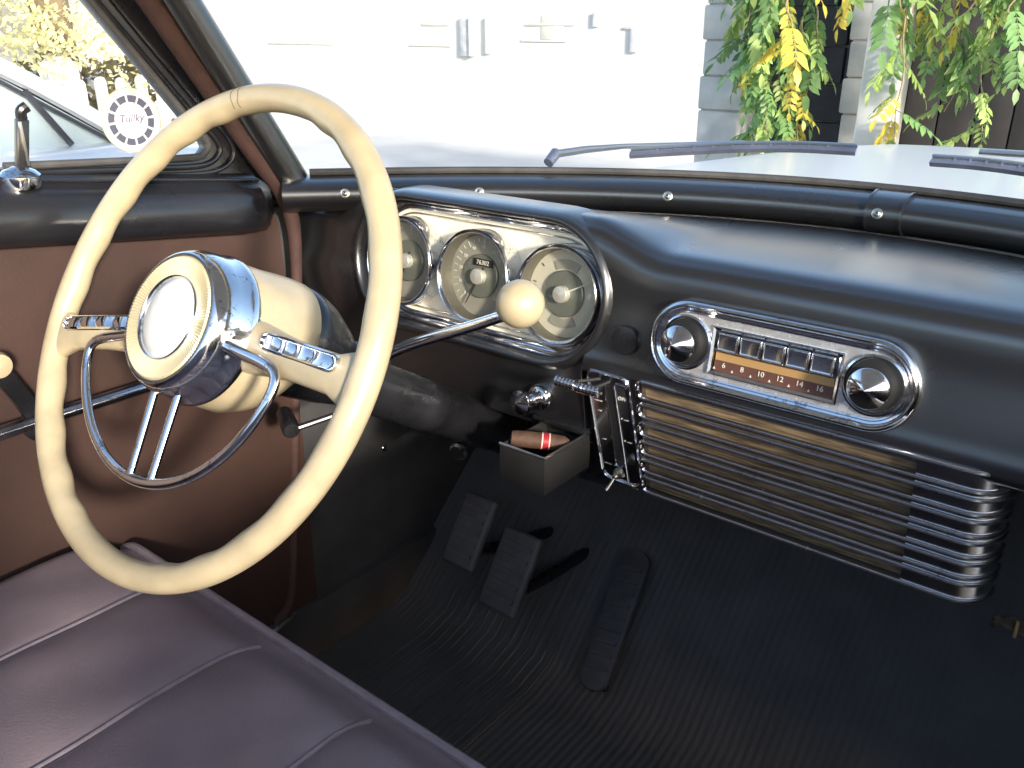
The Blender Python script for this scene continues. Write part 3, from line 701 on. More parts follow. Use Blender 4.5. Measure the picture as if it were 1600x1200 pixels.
for k in range(9): MB().box(a0+ev*(.022+k*.020)+en*.0205, (.036, .005, .005), (ex_, ev, en)).build('tread_rib', 'rubber', acc)
MB().lathe([(.006, -.02), (.006, .02)], a0+en*.004, ex_, 10).build('hinge', 'blackmetal', acc)

# ================================================================== WINDSCREEN
ws = thing('windscreen', (0, 1.05, 1.03), 'curved windscreen with black garnish rail and centre joint cover', 'windscreen')
def wsP(x, z): return Vector((x, yg(x)+.045-.68*(z-1.07), z))
gs = []
gsec = [(.040, 1.030), (.020, 1.028), (.000, 1.033), (-.012, 1.043), (-.0155, 1.055), (-.011, 1.066), (.002, 1.0715), (.020, 1.0745), (.036, 1.0745), (.040, 1.066)]
def gar(mb, xa, xb, n, grow=0):
    rings = []
    for i in range(n+1):
        x = xa+(xb-xa)*i/n; nrm = Vector((-1.7*x*-1, -1, 0)).normalized() if False else Vector((-1.7*x, -1, 0)).normalized()
        base = Vector((x, yg(x), 0)); rings.append([base-nrm*dy*(1)+nrm*(grow if dy < .03 else 0)+Vector((0, 0, z+(grow if z > 1.06 else 0))) for dy, z in gsec])
    mb.loft(rings); return mb
gar(MB(), -.645, .645, 90).build('garnish_rail', 'dash', ws, ang=60)
gar(MB(), -.019, .019, 6, .003).build('joint_cover', 'dash', ws, ang=60)
for s in (-1, 1): gar(MB(), s*.0195-.0012, s*.0195+.0012, 2, .0042).build('cover_edge', 'dash', ws, ang=60)
for px, py in ((545, 298), (788, 289), (1050, 302), (1382, 328)):
    p = on_z(px, py, 1.0575); x = p.x; nrm = Vector((-1.7*x, -1, 0)).normalized()
    nn = (nrm+Vector((0, 0, .28))).normalized(); p = Vector((x, yg(x), 0))+nrm*(.0145+(.003 if abs(x) < .02 else 0))+Vector((0, 0, 1.0575))
    s = MB().lathe([(.0062, -.002), (.0062, .0006), (.0048, .0012), (.0042, .0008), (.0036, .0022), (.002, .0032), (0, .0034)], p, nn, 20).build('screw', 'steel', ws, ang=40)
    ea = nn.cross(Vector((0, 0, 1))).normalized(); eb = nn.cross(ea)
    for q in (ea, eb): MB().box(p+nn*.0030, (.0042, .0009, .0012), (q, nn.cross(q), nn)).build('screw_slot', 'recess', s, smooth=False)
def wsg(u, v): x = -.66+1.32*u; return wsP(x, 1.066+.44*v)
MB().grid(wsg, 48, 14).build('glass_pane', 'glass', ws, recalc=False)
MB().tube([wsP(-.64+1.28*k/48, 1.079)+Vector((0, -.003, 0)) for k in range(49)], .0045, 8).build('glass_seal', 'rubber', ws)

# wipers
def ws_hit(px, py):
    d = ray(px, py); best = None; t = .8
    for _ in range(2000):
        p = CAM+d*t
        if p.y >= yg(p.x)+.045-.68*(p.z-1.07): return p
        t += .001
    return p
OUT = Vector((0, .83, .56))
def wiper(arm, blade, label):
    A = [ws_hit(*q)+OUT*(.016+.0*i) for i, q in enumerate(blade)]
    t = thing('wiper', A[0], label, 'wiper', 'windscreen wipers')
    Ls = smoothpath(A, 6)
    MB().tube(Ls, 1, sec=[(.0030, -.006), (.0022, .002), (-.0022, .002), (-.0030, -.006)], up=OUT).build('rubber_blade', 'wiper', t)
    MB().tube([p+OUT*.003+Vector((0, 0, .003)) for p in Ls], 1, sec=[(.0028, -.0012), (.0028, .0012), (-.0028, .0012), (-.0028, -.0012)], up=OUT).build('blade_back', 'wiper_steel', t)
    for k in range(3, len(Ls)-2, 2): MB().box(Ls[k]+OUT*.001, (.002, .0055, .007), (FX, Vector((0, .56, -.83)), OUT)).build('blade_claw', 'wiper', t)
    B = [ws_hit(*q)+OUT*.026 for q in arm]
    MB().tube(B, [.0055, .005]+[.0035]*(len(B)-2), 10).build('arm', 'wiper_steel', t)
    MB().lathe([(.007, -.018), (.0075, .003), (.005, .006), (0, .007)], B[0], OUT, 18).build('spindle_cap', 'wiper', t)
wiper([(852, 261), (900, 254), (960, 249), (1060, 247), (1150, 245)], [(975, 253), (1060, 248), (1150, 244), (1240, 244), (1330, 249)], 'grey wiper resting across the driver half of the windscreen')
wiper([(1800, 300), (1700, 280), (1600, 268), (1520, 262)], [(1448, 266), (1520, 272), (1600, 283), (1720, 305)], 'grey wiper at the passenger side beyond the joint cover')

# hood
def hoodf(u, v):
    x = -.72+1.44*u; y0 = max(yg(x)+.075, .865); y = y0+(2.75-y0)*v
    return Vector((x, y, 1.035-.045*v-.06*v*v+.02*(1-(x/.72)**2)*v-.10*max(0, abs(x)-.45)**2*8))
hd = MB(); hd.grid(hoodf, 40, 24); hdo = hd.build('car_hood', 'hood', None, recalc=False)
tag(hdo, 'pale glossy car hood stretching away beyond the windscreen', 'hood')
so_ = hdo.modifiers.new('t', 'SOLIDIFY'); so_.thickness = .02; so_.offset = -1
# body shell below the hood so it is carried by the ground
bs = thing('vintage_car', (0, 1.0, 0), 'vintage car shell with black windscreen pillars and pale cowl', 'car')
cw = MB(); cw.loft([[Vector((x, yg(x)+.046, 1.068)), Vector((x, yg(x)+.085, 1.034)), Vector((x, yg(x)+.085, 1.02)), Vector((x, yg(x)+.03, 1.02))] for x in [-.55+1.10*k/30 for k in range(31)]]); cw.build('cowl', 'hood', bs)
for s in (-1, 1):
    MB().loft([[Vector((s*.72, y, z)) for y, z in ((1.17, .30), (2.74, .30), (2.74, .86), (1.17, .99))], [Vector((s*.85, y, z)) for y, z in ((1.17, .32), (2.80, .32), (2.80, .80), (1.17, .93))]]).build('fender', 'hood', bs, bevel=.02)
    MB().lathe([(.20, -.09), (.33, -.09), (.345, -.05), (.345, .05), (.33, .09), (.20, .09)], (s*.72, 2.2, .345), (1, 0, 0), 36).build('wheel', 'tyre', bs)
for s in (-1, 1):
    # A pillar: half round post leaning back
    pa = on_x(470, 300, -.655); pb = on_x(283, 0, -.650); d = (pb-pa); pa2 = pa-d*.02; pb2 = pa+d*2.1
    if s > 0: pa2.x *= -1; pb2.x *= -1
    sec = [(.021*math.cos(R(a)), .017*math.sin(R(a))) for a in range(0, 360, 20)]
    MB().tube([pa2.lerp(pb2, k/8) for k in range(9)], 1, sec=sec, up=Vector((1, 0, 0))).build('windscreen_pillar', 'dash', bs)
    MB().tube([pa2.lerp(pb2, .0), pa2.lerp(pb2, .012), pa2.lerp(pb2, .02)], [.027, .026, .022], 18).build('pillar_foot', 'dash', bs)
MB().box((-.716, .745, .85), (.03, .11, .40)).build('hinge_pillar', 'black', bs, bevel=.004)
def rooff(u, v):
    x = -.655+1.31*u; yf = wsP(x, 1.49).y; y = yf+(.16-yf)*v
    return Vector((x, y, 1.49+.06*math.sin(math.pi*min(1, v*1.1))*(1-.5*(x/.655)**2)-.05*(x/.655)**4))
rf = MB().grid(rooff, 24, 24).build('roof', 'headliner', bs, recalc=False)  # out of view, cut short over the front seat to let sky fill in
sm = rf.modifiers.new('t', 'SOLIDIFY'); sm.thickness = .03; sm.offset = 1
MB().tube([wsP(-.655+1.31*k/30, 1.488)+Vector((0, -.004, 0)) for k in range(31)], .022, 12).build('windscreen_header', 'dash', bs)
for s in (-1, 1): MB().box((s*.672, -.36, 1.20), (.05, .09, .30)).build('centre_pillar', 'brown', bs, bevel=.01)
MB().box((.705, .94, .665), (.02, .47, .73)).build('passenger_kick_shade', 'kick', bs, bevel=.004)  # unseen panel, added to keep a sun patch off the floor
MB().box((.70, .235, .74), (.05, .97, .70)).build('passenger_door_shade', 'black', bs, bevel=.02)  # unseen lower door, added to shade the low cabin from the right
# rocker sill
MB().box((-.73, .30, .33), (.10, 1.5, .14)).build('rocker_sill', 'kick', bs, bevel=.012)

# ================================================================== DRIVER DOOR
DX = -.687
door = thing('driver_door', (DX, .2, .40), 'driver door with brown lower panel black sill and clear window', 'door')
def zs(y): return 1.1065-(y-.374)*.119
ol = [(60, -90), (132, 0), (212, 96), (290, 190), (312, 215), (320, 230), (312, 243), (292, 249), (150, 256), (0, 263), (-160, 268)]
ou = [(-160, 305), (0, 300), (200, 294), (392, 286), (447, 335), (415, 275), (330, 150), (222, 0), (150, -100)]
pg = [on_x(px, py, DX-.012) for px, py in ol+ou]
MB().loft([[p+Vector((dx, 0, 0)) for p in pg] for dx in (-.014, .012)]).build('window_frame', 'black', door, bevel=.0025)
ch1 = smoothpath([on_x(px+6, py-3, DX+.002) for px, py in ol[:-1]], 4)
MB().tube(ch1, .0042, 10).build('run_channel', 'rubber', door)
ch2 = smoothpath([on_x(px, py, DX+.002) for px, py in ((120, -40), (150, 0), (225, 88), (305, 182), (338, 218), (342, 240), (318, 258), (240, 263), (100, 268), (-60, 274))], 5)
MB().tube(ch2, .0036, 10).build('frame_bead', 'black', door)
ch3 = smoothpath([on_x(px, py, DX+.004) for px, py in ((150, -40), (178, 0), (250, 88), (328, 182), (360, 220), (362, 250), (330, 269), (240, 274), (100, 279), (-60, 285))], 5)
MB().tube(ch3, .0028, 10).build('frame_bead', 'black', door)
ps = MB(); rings = []
for k in range(25):
    y = -.32+(.672+.32)*k/24; e = 0 if k < 24 else .010
    base = zs(y); sc = 1 if k < 24 else .80
    pr = [(-.692, .010), (-.672, .008), (-.664, .001), (-.660, -.004), (-.650, -.007), (-.640, -.016), (-.6345, -.034), (-.637, -.050), (-.650, -.062), (-.678, -.066), (-.692, -.060)]
    rings.append([Vector((DX+(x-DX)*1 if sc == 1 else DX+(x-DX)*.6, y, base+z)) for x, z in pr])
y = .700; base = zs(y); rings.append([Vector((DX+(x-DX)*.15, y, base-.012+z*.8)) for x, z in pr])
ps.loft(rings); ps.build('sill_pad', 'black', door, ang=50)
# thin bead along the sill
MB().tube([Vector((-.664, y_, zs(y_)+.0035)) for y_ in [-.3+.97*k/20 for k in range(21)]], .0022, 8).build('sill_bead', 'black', door)
MB().loft([[Vector((x, y_, z)) for x, z in ((-.70, 1.05), (-.668, zs(y_)-.05), (-.664, .95), (-.662, .70), (-.666, .42), (-.70, .41))] for y_ in (-.32, .0, .3, .55, .685, .696)]).build('door_panel', 'brown', door, ang=50)
wl = [on_x(232, 0, -.664)]; 
p1 = on_x(452, 318, -.664); dv = wl[0]-p1
wlp = smoothpath([p1+dv*2.0, p1+dv*1.0, p1+dv*.3, p1+dv*.04, on_x(462, 400, -.664), on_x(461, 600, -.664), on_x(458, 860, -.664), on_x(452, 940, -.664), on_x(430, 975, -.664)], 8)
wlo = MB().tube(wlp, [.0125]*22+[.0125-.0055*min(1, k/14) for k in range(len(wlp)-22)], 12).build('windlace', 'windlace', None); tag(wlo, 'brown cloth windlace cord round the door opening beside the pillar', 'windlace')
gp_ = MB(); gp_.add([Vector((-.704, -.32, 1.08)), Vector((-.704, .70, 1.06)), on_x(330, 190, -.704), on_x(120, -90, -.704), Vector((-.704, -.32, 1.42))], [[0, 1, 2, 3, 4]])
gp_.build('window_pane', 'glass', door, recalc=False, smooth=False)
# sill insert recess and latch
lb = on_x(30, 272, -.668)
la = thing('vent_window_latch', lb, 'upright black and chrome window latch on a chrome boss on the door sill', 'latch')
MB().lathe([(.019, -.004), (.0205, .002), (.0195, .008), (.015, .012), (.009, .0145), (.006, .016)], lb+Vector((0, 0, -.008)), (0.1, 0, 1), 28).build('boss', 'chrome', la)
lt0 = lb+Vector((.002, .003, .006)); lt1 = on_x(34, 186, -.668)
MB().tube([lt0, lt0.lerp(lt1, .5), lt1], 1, sec=[(.0058, .0042), (-.0058, .0042), (-.0058, -.0042), (.0058, -.0042)], up=Vector((1, 0, 0))).build('lever', 'black', la, bevel=.001)
MB().box(lt0.lerp(lt1, .5)+Vector((.0052, .0, 0)), (.0022, .0028, (lt1-lt0).length*.9)).build('lever_strip', 'chrome', la)
MB().tube(smoothpath([lt1, lt1+Vector((.002, .000, .008)), lt1+Vector((.003, .006, .012))], 4), .0055, 10).build('hook', 'black', la)
# door pull bar
pbz = .866
db = thing('door_pull_bar', (-.64, .42, pbz), 'blue grey metal pull bar fixed along the brown door panel', 'pull bar')
MB().tube(smoothpath([(-.660, .18, pbz), (-.634, .21, pbz), (-.632, .40, pbz), (-.634, .57, pbz), (-.660, .60, pbz)], 6), 1, sec=[(.0085*math.cos(R(a)), .0075*math.sin(R(a))) for a in range(0, 360, 30)], up=Vector((0, 0, 1))).build('bar', 'chrome_dull', db)
for y_ in (.18, .60): MB().lathe([(.013, 0), (.013, .004), (.008, .008)], (-.664, y_, pbz), (1, 0, 0), 18).build('bar_foot', 'chrome_dull', db)
# window crank at the edge of view
ck = on_x(60, 662, -.655); kb = on_x(-14, 566, -.625)
cr = thing('window_crank', ck, 'dark window crank with pale round knob on the brown door panel', 'window crank')
MB().lathe([(.017, -.012), (.018, .006), (.012, .012), (0, .013)], ck, (1, 0, 0), 24).build('crank_hub', 'blackmetal', cr)
MB().tube([ck+Vector((.008, 0, 0)), ck.lerp(kb, .5)+Vector((.012, 0, 0)), kb], 1, sec=[(.009, .004), (-.009, .004), (-.009, -.004), (.009, -.004)], up=Vector((1, 0, 0))).build('crank_arm', 'blackmetal', cr)
MB().lathe([(.004, 0), (.011, .004), (.014, .012), (.012, .020), (0, .024)], kb, (1, 0, 0), 24).build('crank_knob', 'ivory', cr)

# sticker on the side glass
sc = on_x(205, 188, -.7025); rad = .5*abs(on_x(205, 137, -.7025).z-on_x(205, 240, -.7025).z)
st = thing('window_sticker', sc+Vector((0, 0, -rad)), 'round white sticker with grey segments on the driver window', 'sticker')
EY, EZ = Vector((0, 1, 0)), Vector((0, 0, 1))
MB().lathe([(rad, 0), (rad, .0006), (0, .0006)], sc, (1, 0, 0), 60).build('disc', 'sticker', st, smooth=False)
MB().lathe([(rad, .0006), (rad, .0009), (rad-.0008, .0009), (rad-.0008, .0006)], sc, (1, 0, 0), 60, cap0=False, cap1=False).build('edge_ring', 'sticker_edge', st, smooth=False)
for k in range(12):
    a0_, a1_ = R(30*k+3+5), R(30*k+27+5); n = 6
    pts = [(rad*.56, a0_+(a1_-a0_)*j/n) for j in range(n+1)]+[(rad*.77, a1_+(a0_-a1_)*j/n) for j in range(n+1)]
    MB().loft([[sc+EY*(r*math.cos(a))+EZ*(r*math.sin(a))+Vector((h, 0, 0)) for r, a in pts] for h in (.0005, .0010)]).build('segment', 'sticker_grey', st, smooth=False)
lettering('T\u00fcllky', rad*.34, sc+Vector((.0008, 0, .002)), EY, EZ, 'sticker_ink', st, 'script', depth=.0003, shear=.25)
for k, chx in enumerate('||||||||||||||'):
    a = R(135-90*k/13); e1 = EY*math.sin(a)-EZ*math.cos(a); e2 = EY*math.cos(a)+EZ*math.sin(a)
    if chx != ' ': lettering(chx, rad*.15, sc+e2*(rad*.88)+Vector((.0008, 0, 0)), e1, e2, 'sticker_edge', st, 'edge_letter', depth=.0001)

# ================================================================== BENCH SEAT
seat = thing('bench_seat', (-.05, .2, .30), 'purple brown leather bench seat with pleats and piped front edge', 'seat')
PL = [-.665, -.51, -.352, -.19, -.03, .13, .29, .45, .61]
def seat_z(x, y):
    d = min(abs(x-p) for p in PL)
    gm = sstep(.405, .365, y)
    puff = .0075*(1-math.exp(-(d/.020)**1.2))*gm
    crown = .012-.16*(max(0, y-.25))**2-.05*max(0, .1-y)**2
    s = math.exp(-(d/.0045)**2)*.002*gm
    edge = -.020*sstep(.33, .412, y)**2
    side = -.03*sstep(-.625, -.70, x)
    wr = .0008*math.sin(23*x+31*y)+.0006*math.sin(57*x-41*y+1)
    return .683+puff+crown-s+edge+side+wr*gm
def seatf(u, v): x = -.690+1.30*u; y = -.42+.832*v; return Vector((x, y, seat_z(x, y)))
MB().grid(seatf, 300, 70).build('seat_top', 'seat', seat, ang=80, recalc=False)
for p_ in PL[:-1]: MB().tube([Vector((p_, -.40+.79*k/60, seat_z(p_, -.40+.79*k/60)+.0016)) for k in range(61)], .0024, 8).build('seam', 'welt', seat)
fe = MB(); xs_ = [-.690+1.30*k/100 for k in range(101)]
MB().tube([Vector((x, .414, seat_z(x, .412)+.001)) for x in xs_], .0052, 10).build('piping', 'welt', seat)
ff = MB(); ff.loft([[Vector((x, .412, seat_z(x, .412)-.002)), Vector((x, .420, .62)), Vector((x, .405, .50)), Vector((x, .37, .40)), Vector((x, .33, .34))] for x in xs_], closed=False); ff.build('seat_front', 'seat', seat)
MB().loft([[Vector((x, y, z)) for y, z in ((-.20, .66), (-.27, .70), (-.36, 1.12), (-.40, 1.15), (-.46, 1.14), (-.48, 1.08), (-.40, .60), (-.24, .60))] for x in (-.68, .60)]).build('shade_backrest', 'seat', seat, bevel=.02)  # unseen backrest, added to block sun from behind and darken dash reflections
MB().box((-.04, .0, .40), (1.26, .66, .18)).build('seat_base', 'kick', seat, bevel=.01)

# ================================================================== OUTSIDE
# house wall
hw = thing('white_house', (-9, 8.2, 0), 'sunlit white rendered house wall across the yard', 'house')
MB().box((-10.5, 8.35, 1.75), (19.0, .3, 3.5)).build('wall', 'plaster', hw)
def wallpt(px, py): return on_y(px, py, 8.2)
def wbox(nm, x0, y0, x1, y1, m, d=.05, parent=hw):
    a = wallpt(x0, y0); b = wallpt(x1, y1)
    return MB().box(((a.x+b.x)/2, 8.2-d/2+.001, (a.z+b.z)/2), (abs(b.x-a.x), d, abs(a.z-b.z))).build(nm, m, parent, bevel=.006)
wn = wbox('shutter', 722, 28, 739, 88, 'greywood', .05)
wbox('shutter_rail', 738, 28, 743, 88, 'whitewood', .08, wn)
wbox('post', 761, 27, 768, 84, 'beige', .05)
wbox('moulding', 660, 36, 702, 40, 'beige', .02); wbox('moulding', 640, 70, 706, 73, 'beige', .02)
wbox('moulding', 822, 37, 898, 40, 'beige', .02); wbox('moulding', 815, 62, 885, 66, 'beige', .02)
wbox('panel', 846, 24, 880, 62, 'beige', .008); wbox('shutter', 929, 20, 936, 42, 'greywood', .04); wbox('shutter', 988, 44, 996, 82, 'greywood', .04)
wbox('moulding', 976, 42, 998, 46, 'greywood', .03)
wbox('moulding', 420, 66, 520, 70, 'beige', .02)
# block piers
def pier(name, x0, x1, y, dep, zt_, label, seed):
    rnd = random.Random(seed); t = thing(name, ((x0+x1)/2, y+dep/2, 0), label, 'pier')
    MB().box(((x0+x1)/2, y+dep/2+.006, zt_/2), (x1-x0-.024, dep-.012, zt_)).build('core', 'mortar', t, smooth=False)
    z = 0.0; k = 0
    while z < zt_-.05:
        h = .172
        off = rnd.uniform(-.006, .006)
        MB().box(((x0+x1)/2+off, y+dep/2+rnd.uniform(-.004, .004), z+h/2), (x1-x0+(.02 if k % 2 else -.01), dep, h-.007)).build('block', 'stone', t, bevel=.010)
        z += h; k += 1
    return t
pier('gate_pier', -1.955, -1.715, 4.40, .30, 1.80, 'pale block gate pier at the corner of the white wall', 1)
pier('gate_pier', -1.275, -1.085, 4.62, .30, 1.80, 'pale block pier close behind the white post', 2)
# dark stone back wall between the piers
bw_ = thing('stone_wall', (-1.5, 5.0, 0), 'dark grey stone wall in the gap between the two piers', 'wall')
MB().box((-1.5, 5.06, .9), (.86, .08, 1.8)).build('wall_core', 'mortar', bw_, smooth=False)
rnd = random.Random(5)
for r_ in range(9):
    x = -1.93-(.12 if r_ % 2 else 0)
    while x < -1.10:
        wd = rnd.uniform(.24, .34); xa, xb = max(x, -1.93), min(x+wd, -1.08)
        if xb-xa > .05: MB().box(((xa+xb)/2, 5.0+rnd.uniform(-.006, .006), .10+r_*.195), (xb-xa-.012, .06, .183)).build('stone', 'darkstone', bw_, bevel=.008)
        x += wd
# white post
pt = on_y(1354, 260, 4.2); 
post = thing('white_post', (pt.x, 4.2, 0), 'plain white painted post standing among the vines', 'post')
pw = (on_y(1383, 270, 4.2).x-on_y(1326, 270, 4.2).x)
MB().box((pt.x, 4.2+pw/2, 1.0), (pw, pw, 2.0)).build('shaft', 'whitewood', post, bevel=.008)
MB().box((pt.x, 4.2+pw/2, .06), (pw+.06, pw+.06, .12)).build('base', 'whitewood', post, bevel=.01)
# dark boards standing in for the shade behind the right hand vines
bd = thing('shade_boards', (0, 5.0, 0), 'dark boards standing in for the shade behind the hanging vines', 'door')
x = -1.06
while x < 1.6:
    wd = .17; MB().box((x+wd/2, 4.98+random.uniform(-.004, .004), .9), (wd-.008, .04, 1.8)).build('shade_plank', 'shade_dark', bd, bevel=.004); x += wd
MB().box((.27, 5.02, .9), (2.7, .03, 1.78)).build('shade_back', 'shade_dark', bd, smooth=False)

# ---- vines
def leaflet_mesh(name, m, n_pairs, L, seed):
    rnd = random.Random(seed); mb = MB()
    stemp = [Vector((0, 0, 0))]
    for k in range(1, 8): stemp.append(Vector((L*k/7, 0, -.16*L*(k/7)**2)))
    mb.tube(stemp, [.0022-.0012*k/7 for k in range(8)], 4)
    def leaflet(p, dirv, ln):
        dirv = dirv.normalized(); side = dirv.cross(Vector((0, 0, 1))).normalized(); upv = side.cross(dirv)
        w_ = ln*.23; drop = rnd.uniform(.12, .35)*ln; fold = rnd.uniform(.05, .25)*w_
        mid = [p, p+dirv*ln*.3-upv*drop*.1, p+dirv*ln*.65-upv*drop*.45, p+dirv*ln-upv*drop]
        l1 = mid[1]+side*w_*.85+upv*fold; l2 = mid[2]+side*w_*.8+upv*fold; r1 = mid[1]-side*w_*.85+upv*fold; r2 = mid[2]-side*w_*.8+upv*fold
        mb.add(mid+[l1, l2, r1, r2], [[0, 1, 4], [1, 2, 5, 4], [2, 3, 5], [0, 6, 1], [1, 6, 7, 2], [2, 7, 3]])
    for k in range(n_pairs):
        t = .22+.74*k/n_pairs; p = Vector((L*t, 0, -.16*L*t*t)); ln = L*(.34-.10*abs(t-.5))*rnd.uniform(.85, 1.1)
        for s in (-1, 1):
            leaflet(p, Vector((.65+rnd.uniform(-.15, .15), s*.8, rnd.uniform(-.35, .05))), ln)
    leaflet(stemp[-1], Vector((1, rnd.uniform(-.2, .2), -.3)), L*.34)
    me = bpy.data.meshes.new(name); me.from_pydata(mb.v, [], mb.f); me.materials.append(MT[m]); 
    me.polygons.foreach_set('use_smooth', [True]*len(me.polygons)); me.update(); return me
LEAF = {c: [leaflet_mesh('leaf', m, n, L, i*10+ord(c)) for i, (n, L) in enumerate(((5, .22), (6, .25), (4, .18)))] for c, m in (('g', 'leaf_g'), ('l', 'leaf_l'), ('y', 'leaf_y'))}
def vine(px0, py0, px1, py1, Y, nleaf, yel, label, seed, spread=1., f0=0.):
    nleaf = int(nleaf*1.65); yel = yel*.6 if yel < .95 else yel; rnd = random.Random(seed); a = on_y(px0, py0, Y); b = on_y(px1, py1, Y)
    a = a+(a-b).normalized()*.25
    t = thing('hanging_vine', a, label, 'vine', 'vines hanging beyond the windscreen')
    pts = [a.lerp(b, k/6)+Vector((rnd.uniform(-.03, .03), rnd.uniform(-.04, .04), 0))*(1 if 0 < k < 6 else .2) for k in range(7)]
    P = smoothpath(pts, 5); MB().tube(P, [.006-.004*i/len(P) for i in range(len(P))], 6).build('stem', 'stem', t)
    for k in range(nleaf):
        f = f0+(1-f0)*(k+rnd.random()*.8)/nleaf; p = P[min(len(P)-1, int(f*(len(P)-1)))]
        c = 'y' if rnd.random() < yel else ('l' if rnd.random() < .4 else 'g')
        o = bpy.data.objects.new('leaf', rnd.choice(LEAF[c])); COL.objects.link(o); o.parent = t
        az = rnd.uniform(0, 2*math.pi); el = rnd.uniform(-1.25, -.25)
        d = Vector((math.cos(az)*math.cos(el), math.sin(az)*math.cos(el)*.7, math.sin(el)))
        q = d.to_track_quat('X', 'Z'); s = rnd.uniform(.7, 1.15)*spread
        o.matrix_local = Matrix.LocRotScale(p-a, q, Vector((s, s, s)))
V = [((1165, 0), (1180, 130), 4.15, 15, .04, 'leafy green vine hanging before the gate pier edge'),
     ((1192, -10), (1200, 205), 4.05, 22, .05, 'long dense green vine in the gap between the piers'),
     ((1228, -10), (1222, 232), 4.20, 22, .10, 'dense vine reaching down to the wiper between the piers'),
     ((1240, 40), (1242, 128), 3.95, 5, 1., 'yellow autumn vine strand among green leaves between the piers'),
     ((1250, 120), (1250, 232), 4.25, 10, .6, 'vine with yellow lower leaves between the piers'),
     ((1275, -10), (1285, 75), 4.30, 8, .08, 'short vine with looping stem beside the second pier'),
     ((1335, -30), (1340, 5), 4.10, 3, .7, 'short yellow green vine tip above the second pier'),
     ((1392, -60), (1386, 8), 4.00, 4, .3, 'yellow green vine draped over the white post'),
     ((1418, -10), (1416, 110), 4.12, 6, .3, 'yellowish vine strand hanging along the edge of the white post'),
     ((1415, -20), (1398, 228), 4.08, 4, .85, 'small yellow vine tip low beside the white post'),
     ((1455, -15), (1462, 70), 4.30, 10, .10, 'bushy green vine before the dark shade boards next to the post'),
     ((1500, -15), (1490, 90), 4.25, 9, .05, 'green vine strand before the dark shade boards'),
     ((1515, 0), (1475, 175), 4.35, 6, .2, 'thin slanting vine with a yellow tip before the dark shade boards'),
     ((1540, -15), (1535, 205), 4.20, 12, .04, 'longest green vine hanging before the dark shade boards'),
     ((1585, -15), (1578, 85), 4.15, 9, .04, 'glossy green vine before the far end of the dark shade boards'),
     ((1640, -15), (1625, 120), 4.2, 8, .08, 'green vine hanging at the far end of the dark shade boards')]
for k, (p0, p1, Y, n, ye, lab) in enumerate(V): vine(p0[0], p0[1], p1[0], p1[1], Y, n, ye, lab, 100+k, .9, .72 if 'tip low' in lab else 0.)

# ---- seen through the side window
pc = thing('parked_car', (-3.05, .6, 0), 'pale silver car parked beside the driver door', 'car')
X0, X1 = -3.9, -2.22
low = [(-1.5, .35), (1.95, .35), (2.0, .62), (1.90, .78), (1.65, .90), (1.30, .945), (-1.2, .95), (-1.55, .90)]
MB().loft([[Vector((x, y, z)) for y, z in low] for x in (X0, X1)]).build('body', 'car_silver', pc, bevel=.05, seg=3)
roofl = [(1.42, .93), (1.03, 1.18), (.62, 1.36), (.1, 1.44), (-.5, 1.42), (-1.1, 1.2), (-1.35, .96)]
MB().loft([[Vector((x, y, z)) for y, z in roofl] for x in (X0+.13, X0+.10, X1-.06, X1-.09)], closed=False).build('roof', 'car_silver', pc)
for x in (X1-.085, X0+.085):
    MB().add([Vector((x, y, z-.03)) for y, z in roofl], [list(range(len(roofl)))]).build('side_window', 'carglass', pc, smooth=False, recalc=False)
    MB().tube(smoothpath([Vector((x+.02, y, z-.005)) for y, z in roofl], 4), .024, 8).build('roof_rail', 'car_silver', pc)
    MB().tube([Vector((x+.022, y, z-.045)) for y, z in roofl], .006, 6).build('window_seal', 'car_trim', pc)
MB().tube([Vector((X1-.06, 1.10, 1.10)), Vector((X1-.06, 1.20, .95))], .009, 6).build('quarter_pillar', 'car_trim', pc)
for y in (-.9, 1.45):
    for x in (X0+.1, X1-.1): MB().lathe([(.16, -.1), (.31, -.1), (.33, -.05), (.33, .05), (.31, .1), (.16, .1)], (x, y, .33), (1, 0, 0), 28).build('wheel', 'tyre', pc)
# picket fence
pf = thing('picket_fence', (-6, 3, 0), 'white picket fence with rounded tops behind the parked car', 'fence')
for k in range(9):
    y = 2.35+k*.145; tp = .955+.01*(k % 2)
    out = [(y-.038, .06), (y+.038, .06)]+[(y+.038*math.cos(R(a)), tp-.04+.04*math.sin(R(a))) for a in range(0, 181, 20)]
    MB().loft([[Vector((x, a, b)) for a, b in out] for x in (-5.73, -5.705)]).build('picket', 'whitewood', pf, ang=30)
for z in (.30, .70): MB().box((-5.75, 2.95, z), (.03, 1.3, .08)).build('rail', 'whitewood', pf, bevel=.004)
fpost = on_x(88, 88, -5.70)
MB().loft([[Vector((-5.70+sx, 0, 0))+Vector((0, a, b)) for a, b in [(fpost.y-.10, 0), (fpost.y+.10, 0)]+[(fpost.y+.10*math.cos(R(q)), fpost.z-.10+.10*math.sin(R(q))) for q in range(0, 181, 15)]] for sx in (-.06, .06)]).build('gate_post', 'whitewood', pf, ang=30)
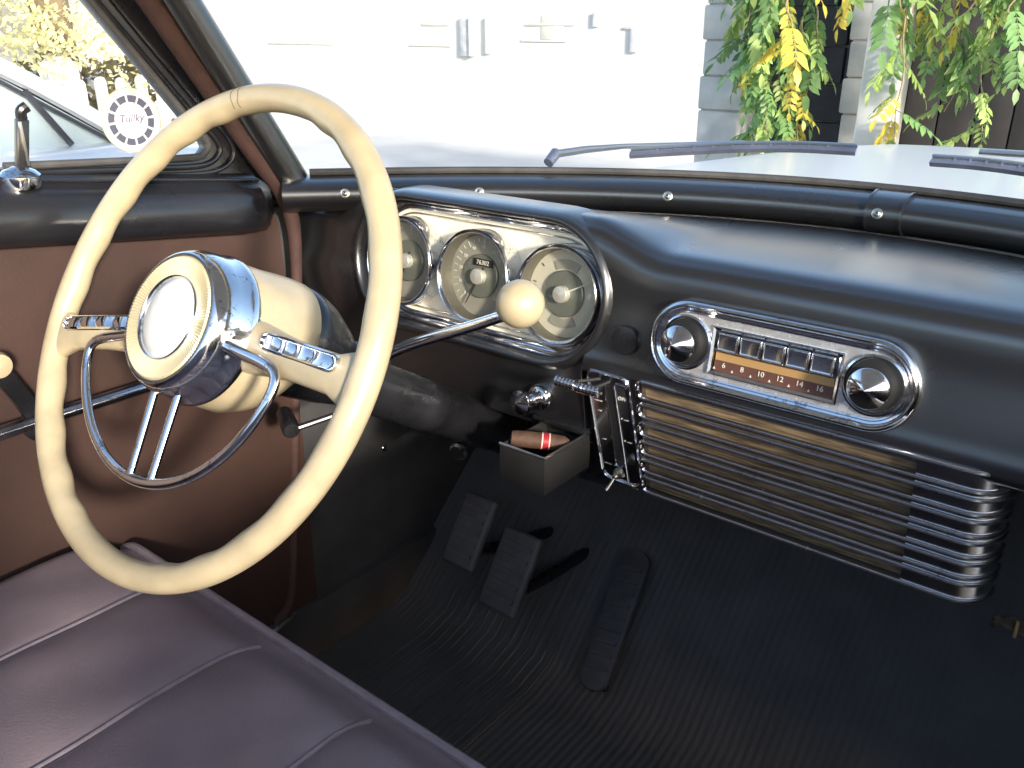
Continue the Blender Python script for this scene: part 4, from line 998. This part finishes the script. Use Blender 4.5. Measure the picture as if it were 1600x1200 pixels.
# hedge behind fence and white building above it
hg = MB(); rnd = random.Random(9)
for k in range(3000):
    c = Vector((-6.6+rnd.uniform(-.3, .35), rnd.uniform(1.6, 3.9), rnd.uniform(0.0, 1.04)))
    u = Vector((rnd.gauss(0, 1), rnd.gauss(0, 1), rnd.gauss(0, 1))).normalized(); v = u.orthogonal().normalized(); s = rnd.uniform(.03, .06)
    hg.add([c-u*s, c+v*s*.5, c+u*s, c-v*s*.5], [[0, 1, 2, 3]])
hgo = hg.build('hedge', 'hedge', None, recalc=False, smooth=False); tag(hgo, 'brown olive clipped hedge behind the picket fence', 'hedge')
wh = thing('white_outbuilding', (-8, 4.6, 0), 'white rendered outbuilding rising behind the hedge', 'building')
MB().box((-7.6, 3.45, 1.5), (1.0, 1.7, 3.0)).build('wall', 'plaster', wh, bevel=.02)
MB().box((-7.6, 3.45, 3.06), (1.3, 1.95, .12)).build('roof_edge', 'greywood', wh, bevel=.02)
# tree
tp = on_x(84, 60, -6.3)
tr = thing('garden_tree', (tp.x, tp.y, 0), 'tree with brown trunk and yellow green leaves behind the parked car', 'tree')
MB().tube(smoothpath([(tp.x, tp.y, 0), (tp.x+.02, tp.y-.02, .8), (tp.x, tp.y, 1.6), (tp.x-.1, tp.y-.1, 2.6)], 6), [.17-.004*k for k in range(19)], 14).build('trunk', 'bark', tr)
for q in range(5):
    a = q*1.3; MB().tube(smoothpath([(tp.x, tp.y, 1.5+.2*q), (tp.x+.5*math.cos(a), tp.y+.5*math.sin(a), 1.9+.2*q), (tp.x+1.0*math.cos(a), tp.y+1.0*math.sin(a), 2.2+.2*q)], 5), [.05-.004*k for k in range(11)], 8).build('limb', 'bark', tr)
crn = MB(); rnd = random.Random(21)
clumps = [(Vector((tp.x+rnd.uniform(-.2, .9), tp.y+rnd.uniform(-1.5, .25), rnd.uniform(1.15, 2.6))), rnd.uniform(.18, .42)) for _ in range(34)]
for c0, r0 in clumps:
    for _ in range(260):
        d = Vector((rnd.gauss(0, 1), rnd.gauss(0, 1), rnd.gauss(0, 1))).normalized()*r0*rnd.random()**.4; c = c0+d
        u = Vector((rnd.gauss(0, 1), rnd.gauss(0, 1), rnd.gauss(0, 1))).normalized(); v = u.orthogonal().normalized(); s = rnd.uniform(.018, .032)
        crn.add([c-u*s, c+v*s*.5, c+u*s, c-v*s*.5], [[0, 1, 2, 3]])
crn.build('crown', 'leaf_t', tr, recalc=False, smooth=False)
